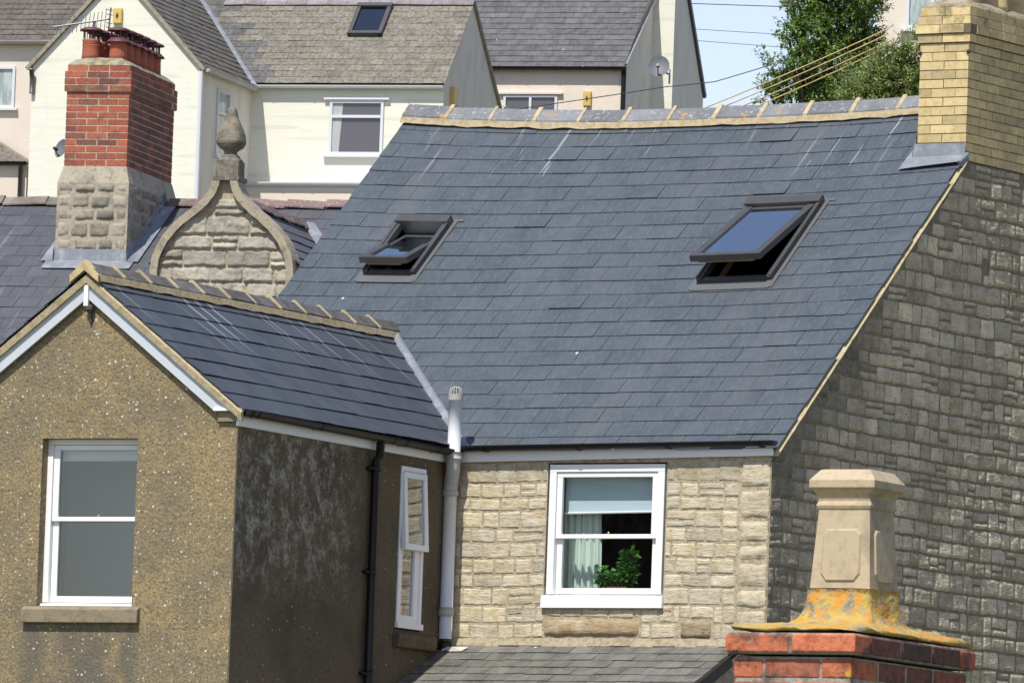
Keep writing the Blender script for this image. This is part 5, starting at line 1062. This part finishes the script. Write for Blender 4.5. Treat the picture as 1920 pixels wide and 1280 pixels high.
KA = at(1643, 60, 172); KF = Frame(15, (KA.x, KA.y)); kh = thing("plain_pink_house", "plain pale pink house wall behind the tree, beside buff chimney", "house", KF)
kw0 = KF.Y(1698, 55, 0); kw1 = KF.Y(1752, 55, 0); kw = (kw0.x, kw1.x, kw0.z, kw0.z+1.4)
mb = MB(); plain_wall(mb, FRONT(0), 0, 6, KA.z-7, KA.z+3, [kw], 0, .08); plain_wall(mb, SIDE(0), 0, 6, KA.z-7, KA.z+3); mb.build("front_wall", m_pink_clean, kh)
mb = MB(); mb.add([(-.2, -.2, KA.z+2.95), (6.2, -.2, KA.z+2.95), (6.2, 3, KA.z+5), (-.2, 3, KA.z+5), (6.2, 6.2, KA.z+2.95), (-.2, 6.2, KA.z+2.95)], [(0, 1, 2, 3), (3, 2, 4, 5), (0, 3, 5), (1, 4, 2)], (.11, .11, .12)); mb.build("slate_roof", m_slate_old, kh)
far_window(kh, FRONT(-.04), *kw, m_pane_green, sill=True, fr_w=.07)

# ------------------------------------------------------------------ small things fixed to the far houses
def alarm(px, py, d, fr, w, h, label, off):
    p = fr.Y(px, py, off); o = thing("alarm_box", label, "alarm box", None, fr.wld(p), fr.rot, "yellow alarm boxes on far house walls")
    mb = MB(); box(mb, I, -w/2, w/2, -.07, 0, -h/2, h/2); box(mb, I, -w*.44, w*.44, -.078, -.07, -h*.47, h*.35); mb.build("casing", m_yellow, o, bevel=.006)
    mb = MB(); lathe(mb, [(.028, 0), (.028, .004)], (0, 0, 0), 10); 
    mb2 = MB(); s = w*.16
    for (a, b, c_, d_) in ((-s, s, -.02, .02), (-s*.5, s*.5, .02, .055), (-s*.6, -s*.1, -.055, -.02), (s*.2, s*.7, -.055, -.02)): box(mb2, I, a, b, -.082, -.0785, b and c_, d_)
    mb2.build("black_emblem", m_darkmark, o)
    return o
alarm(222, 31, 175, WF, .18, .30, "yellow alarm box high on the cream gable above the red chimney", 0)
alarm(1102, 186, 192, QF, .17, .32, "yellow alarm box on the pinkish front wall near small window", 0)
p = WF.X(848, 181, mx1); o = thing("alarm_box", "yellow alarm box seen edge on against the grey gable wall", "alarm box", None, WF.wld(p), WF.rot, "yellow alarm boxes on far house walls")
mb = MB(); box(mb, I, 0, .09, -.17, .17, -.17, .17); mb.build("casing", m_yellow, o, bevel=.006)
def dish(px, py, d, r, label, aim, mount, backmat=m_dish):
    p = at(px, py, d); o = thing("satellite_dish", label, "satellite dish", None, p); aim = Vector(aim).normalized(); a = aim.cross(Vector((0, 0, 1))).normalized(); b = a.cross(aim)
    mb = MB(); vs = [tuple(-aim*.0)]; n = 24
    for k in range(1, 6):
        q = k/5; 
        for i in range(n): t = 2*math.pi*i/n; vs.append(tuple((a*math.cos(t)*r*.92+b*math.sin(t)*r)*q+aim*(q*q*r*.28)))
    mb.add(vs, [(0, 1+i, 1+(i+1) % n) for i in range(n)]+[(1+k*n+i, 1+(k+1)*n+i, 1+(k+1)*n+(i+1) % n, 1+k*n+(i+1) % n) for k in range(4) for i in range(n)]); mb.build("reflector", backmat, o, True)
    mb = MB(); f = aim*r*1.15-b*r*.35; tube(mb, [-b*r*.9+aim*.05, f], .012, 6); tube(mb, [f, f-aim*.09], .035, 8); mb.build("feed_arm", m_frame, o)
    mb = MB(); tube(mb, [Vector((0, 0, 0)), -aim*.1, Vector(mount)], .022, 8); tube(mb, [Vector(mount)+Vector((0, 0, .12)), Vector(mount)-Vector((0, 0, .2))], .022, 8); mb.build("wall_bracket", m_greyplast, o); return o
dish(1236, 127, 191.6, .25, "grey satellite dish on the pinkish house's sunlit side wing", (.35, -.8, .35), (.1, .28, -.12))
dish(118, 280, 172, .19, "grey satellite dish half hidden behind left edge of red chimney", (-.25, -.9, .3), (.05, .3, -.1))

# overhead cables
def cable(name, pts, d, r, mat, label, cat, group=None, sag_=0):
    P_ = []
    for i in range(len(pts)-1):
        for k in range(8):
            t = k/8; P_.append(at(pts[i][0]+(pts[i+1][0]-pts[i][0])*t, pts[i][1]+(pts[i+1][1]-pts[i][1])*t, d))
    P_.append(at(*pts[-1], d)); N_ = len(P_)
    P_ = [p-Vector((0, 0, sag_*4*(i/(N_-1))*(1-i/(N_-1)))) for i, p in enumerate(P_)]
    mb = MB(); tube(mb, P_, r, 6); return tag(mb.build(name, mat), label, cat, group)
for i, (a, b, lb) in enumerate((((1290, 215), (1668, 53), "uppermost of the four slanting yellow cables"), ((1300, 223), (1660, 67), "second of four slanting yellow cables, counted from the top"), ((1345, 218), (1668, 77), "third of four slanting yellow cables, counted from the top"), ((1365, 222), (1690, 76), "lowest of the four slanting yellow cables"))):
    cable("overhead_cable", [a, b], 147.6+i*.3, .011, m_cable_y, lb+" in front of the green tree", "cable", "slanting yellow cables by the tree", .03)
cable("overhead_cable", [(930, 210), (1060, 188), (1250, 158), (1340, 150), (1445, 122)], 140, .008, m_cable, "thin black cable sagging past the satellite dish to the tree", "cable", None, .04)
cable("overhead_cable", [(1270, 6), (1500, 13), (1660, 14)], 215, .011, m_cable, "topmost thin dark wire crossing the pale sky", "cable", "thin wires across the sky", .01)
cable("overhead_cable", [(1290, 54), (1480, 66)], 215, .007, m_cable, "faint middle wire crossing the pale sky left of the tree", "cable", "thin wires across the sky")
cable("overhead_cable", [(1300, 76), (1480, 90)], 216, .007, m_cable, "lowest faint wire crossing the pale sky left of the tree", "cable", "thin wires across the sky")

# ------------------------------------------------------------------ tree and shrub beyond the ridge
def tree(name, label, cat, base, top_r, blobs, n, leaf, cols, seed, trunk=True):
    t = thing(name, label, cat, None, base); rd = random.Random(seed); br = MB(); lf = MB()
    if trunk:
        z0 = blobs[0][0].z; c0 = sum((b[0] for b in blobs), Vector())/len(blobs); mid = Vector((c0.x*.6, c0.y*.6, c0.z*.55)); tube(br, [(0, 0, 0), mid*.5, mid, c0], [top_r, top_r*.8, top_r*.6, top_r*.3], 8)
        for b, r_ in blobs: tube(br, [mid, (mid+b)*.5+Vector((0, 0, .1)), b, b+Vector((rd.uniform(-.3, .3), 0, r_*.7))], [top_r*.4, top_r*.25, top_r*.15, .01], 6)
    tot = sum(r_**2 for _, r_ in blobs); up = Vector((0, 0, 1))
    for b, r_ in blobs:
        k = int(n*r_**2/tot); tw = max(6, k//26)
        for _ in range(tw):                          # leafy twigs spreading through each limb's volume
            d = Vector((rd.gauss(0, 1), rd.gauss(0, 1), rd.gauss(0, 1))).normalized(); rad = r_*(rd.random()**.45)*(.75+.5*noise.noise(b*2+d*1.7))
            q = b+d*rad; ax = (d+Vector((rd.uniform(-.6, .6), rd.uniform(-.6, .6), rd.uniform(-.1, .9)))).normalized(); L = rd.uniform(.12, .34)*(1+.8*(rd.random() < .12)); tube(br, [q, q+ax*L], .004, 3, caps=False)
            tone = mixc(cols[0], cols[1], rd.random()); tone = mul(tone, rd.uniform(.7, 1.25))
            for j in range(26):
                p = q+ax*L*rd.random()+Vector((rd.uniform(-1, 1), rd.uniform(-1, 1), rd.uniform(-1, 1)))*.05; a = Vector((rd.uniform(-1, 1), rd.uniform(-1, 1), rd.uniform(-.8, .6)))+ax*.5
                leafquad(lf, p, leaf*rd.uniform(.7, 1.3), leaf*.6*rd.uniform(.7, 1.2), a, up, mul(tone, rd.uniform(.8, 1.25)))
    br.build("trunk" if trunk else "stems", m_bark, t); lf.build("crown", m_leaf, t); return t
def blobs_at(base, lst, d): return [(at(x, y, d+dd)-base, r_/FPX*d) for (x, y, r_, dd) in lst]
tb = at(1590, 560, 152); tb.z = 10.4
tree("leafy_tree", "tall dark green leafy tree against the sky beyond the ridge", "tree", tb, .16, blobs_at(tb, [(1585, 40, 62, .2), (1510, 60, 40, 0), (1545, 0, 48, .4), (1620, 0, 50, 0), (1495, 120, 34, -.2), (1560, 110, 55, 0), (1620, 90, 50, .3), (1475, 160, 30, 0), (1520, 170, 42, .2), (1590, 170, 50, -.3), (1448, 128, 14, .1), (1500, 15, 20, 0), (1486, 0, 14, .2), (1560, -50, 50, 0), (1480, 75, 16, 0), (1445, 178, 22, 0)], 152), 34000, .068, ((.15, .25, .06), (.29, .41, .11)), 91)
sb = at(1690, 420, 146); sb.z = 9.6
tree("wild_shrub", "lighter scrubby shrub with brownish tips beside buff chimney", "shrub", sb, .08, blobs_at(sb, [(1690, 150, 50, 0), (1650, 160, 42, .2), (1715, 110, 36, 0), (1640, 185, 45, 0), (1700, 190, 50, .3), (1665, 105, 26, 0), (1600, 192, 30, 0), (1740, 160, 45, 0)], 146), 24000, .055, ((.29, .41, .12), (.37, .38, .17)), 92)
wb = at(946, 214, 80); ww_ = thing("weed_tuft", "small green weed tuft sprouting behind the ridge tiles", "weed", None, wb); mb = MB(); rd = random.Random(5)
for k in range(40): a = Vector((rd.uniform(-1, 1), rd.uniform(-.5, .5), rd.uniform(.2, 1))); leafquad(mb, Vector((rd.uniform(-.06, .06), rd.uniform(-.03, .03), rd.uniform(-.05, .03))), rd.uniform(.04, .08), .018, a, Vector((0, 0, 1)), mul((.1, .2, .03), rd.uniform(.7, 1.3)))
mb.build("leaves", m_leaf, ww_)
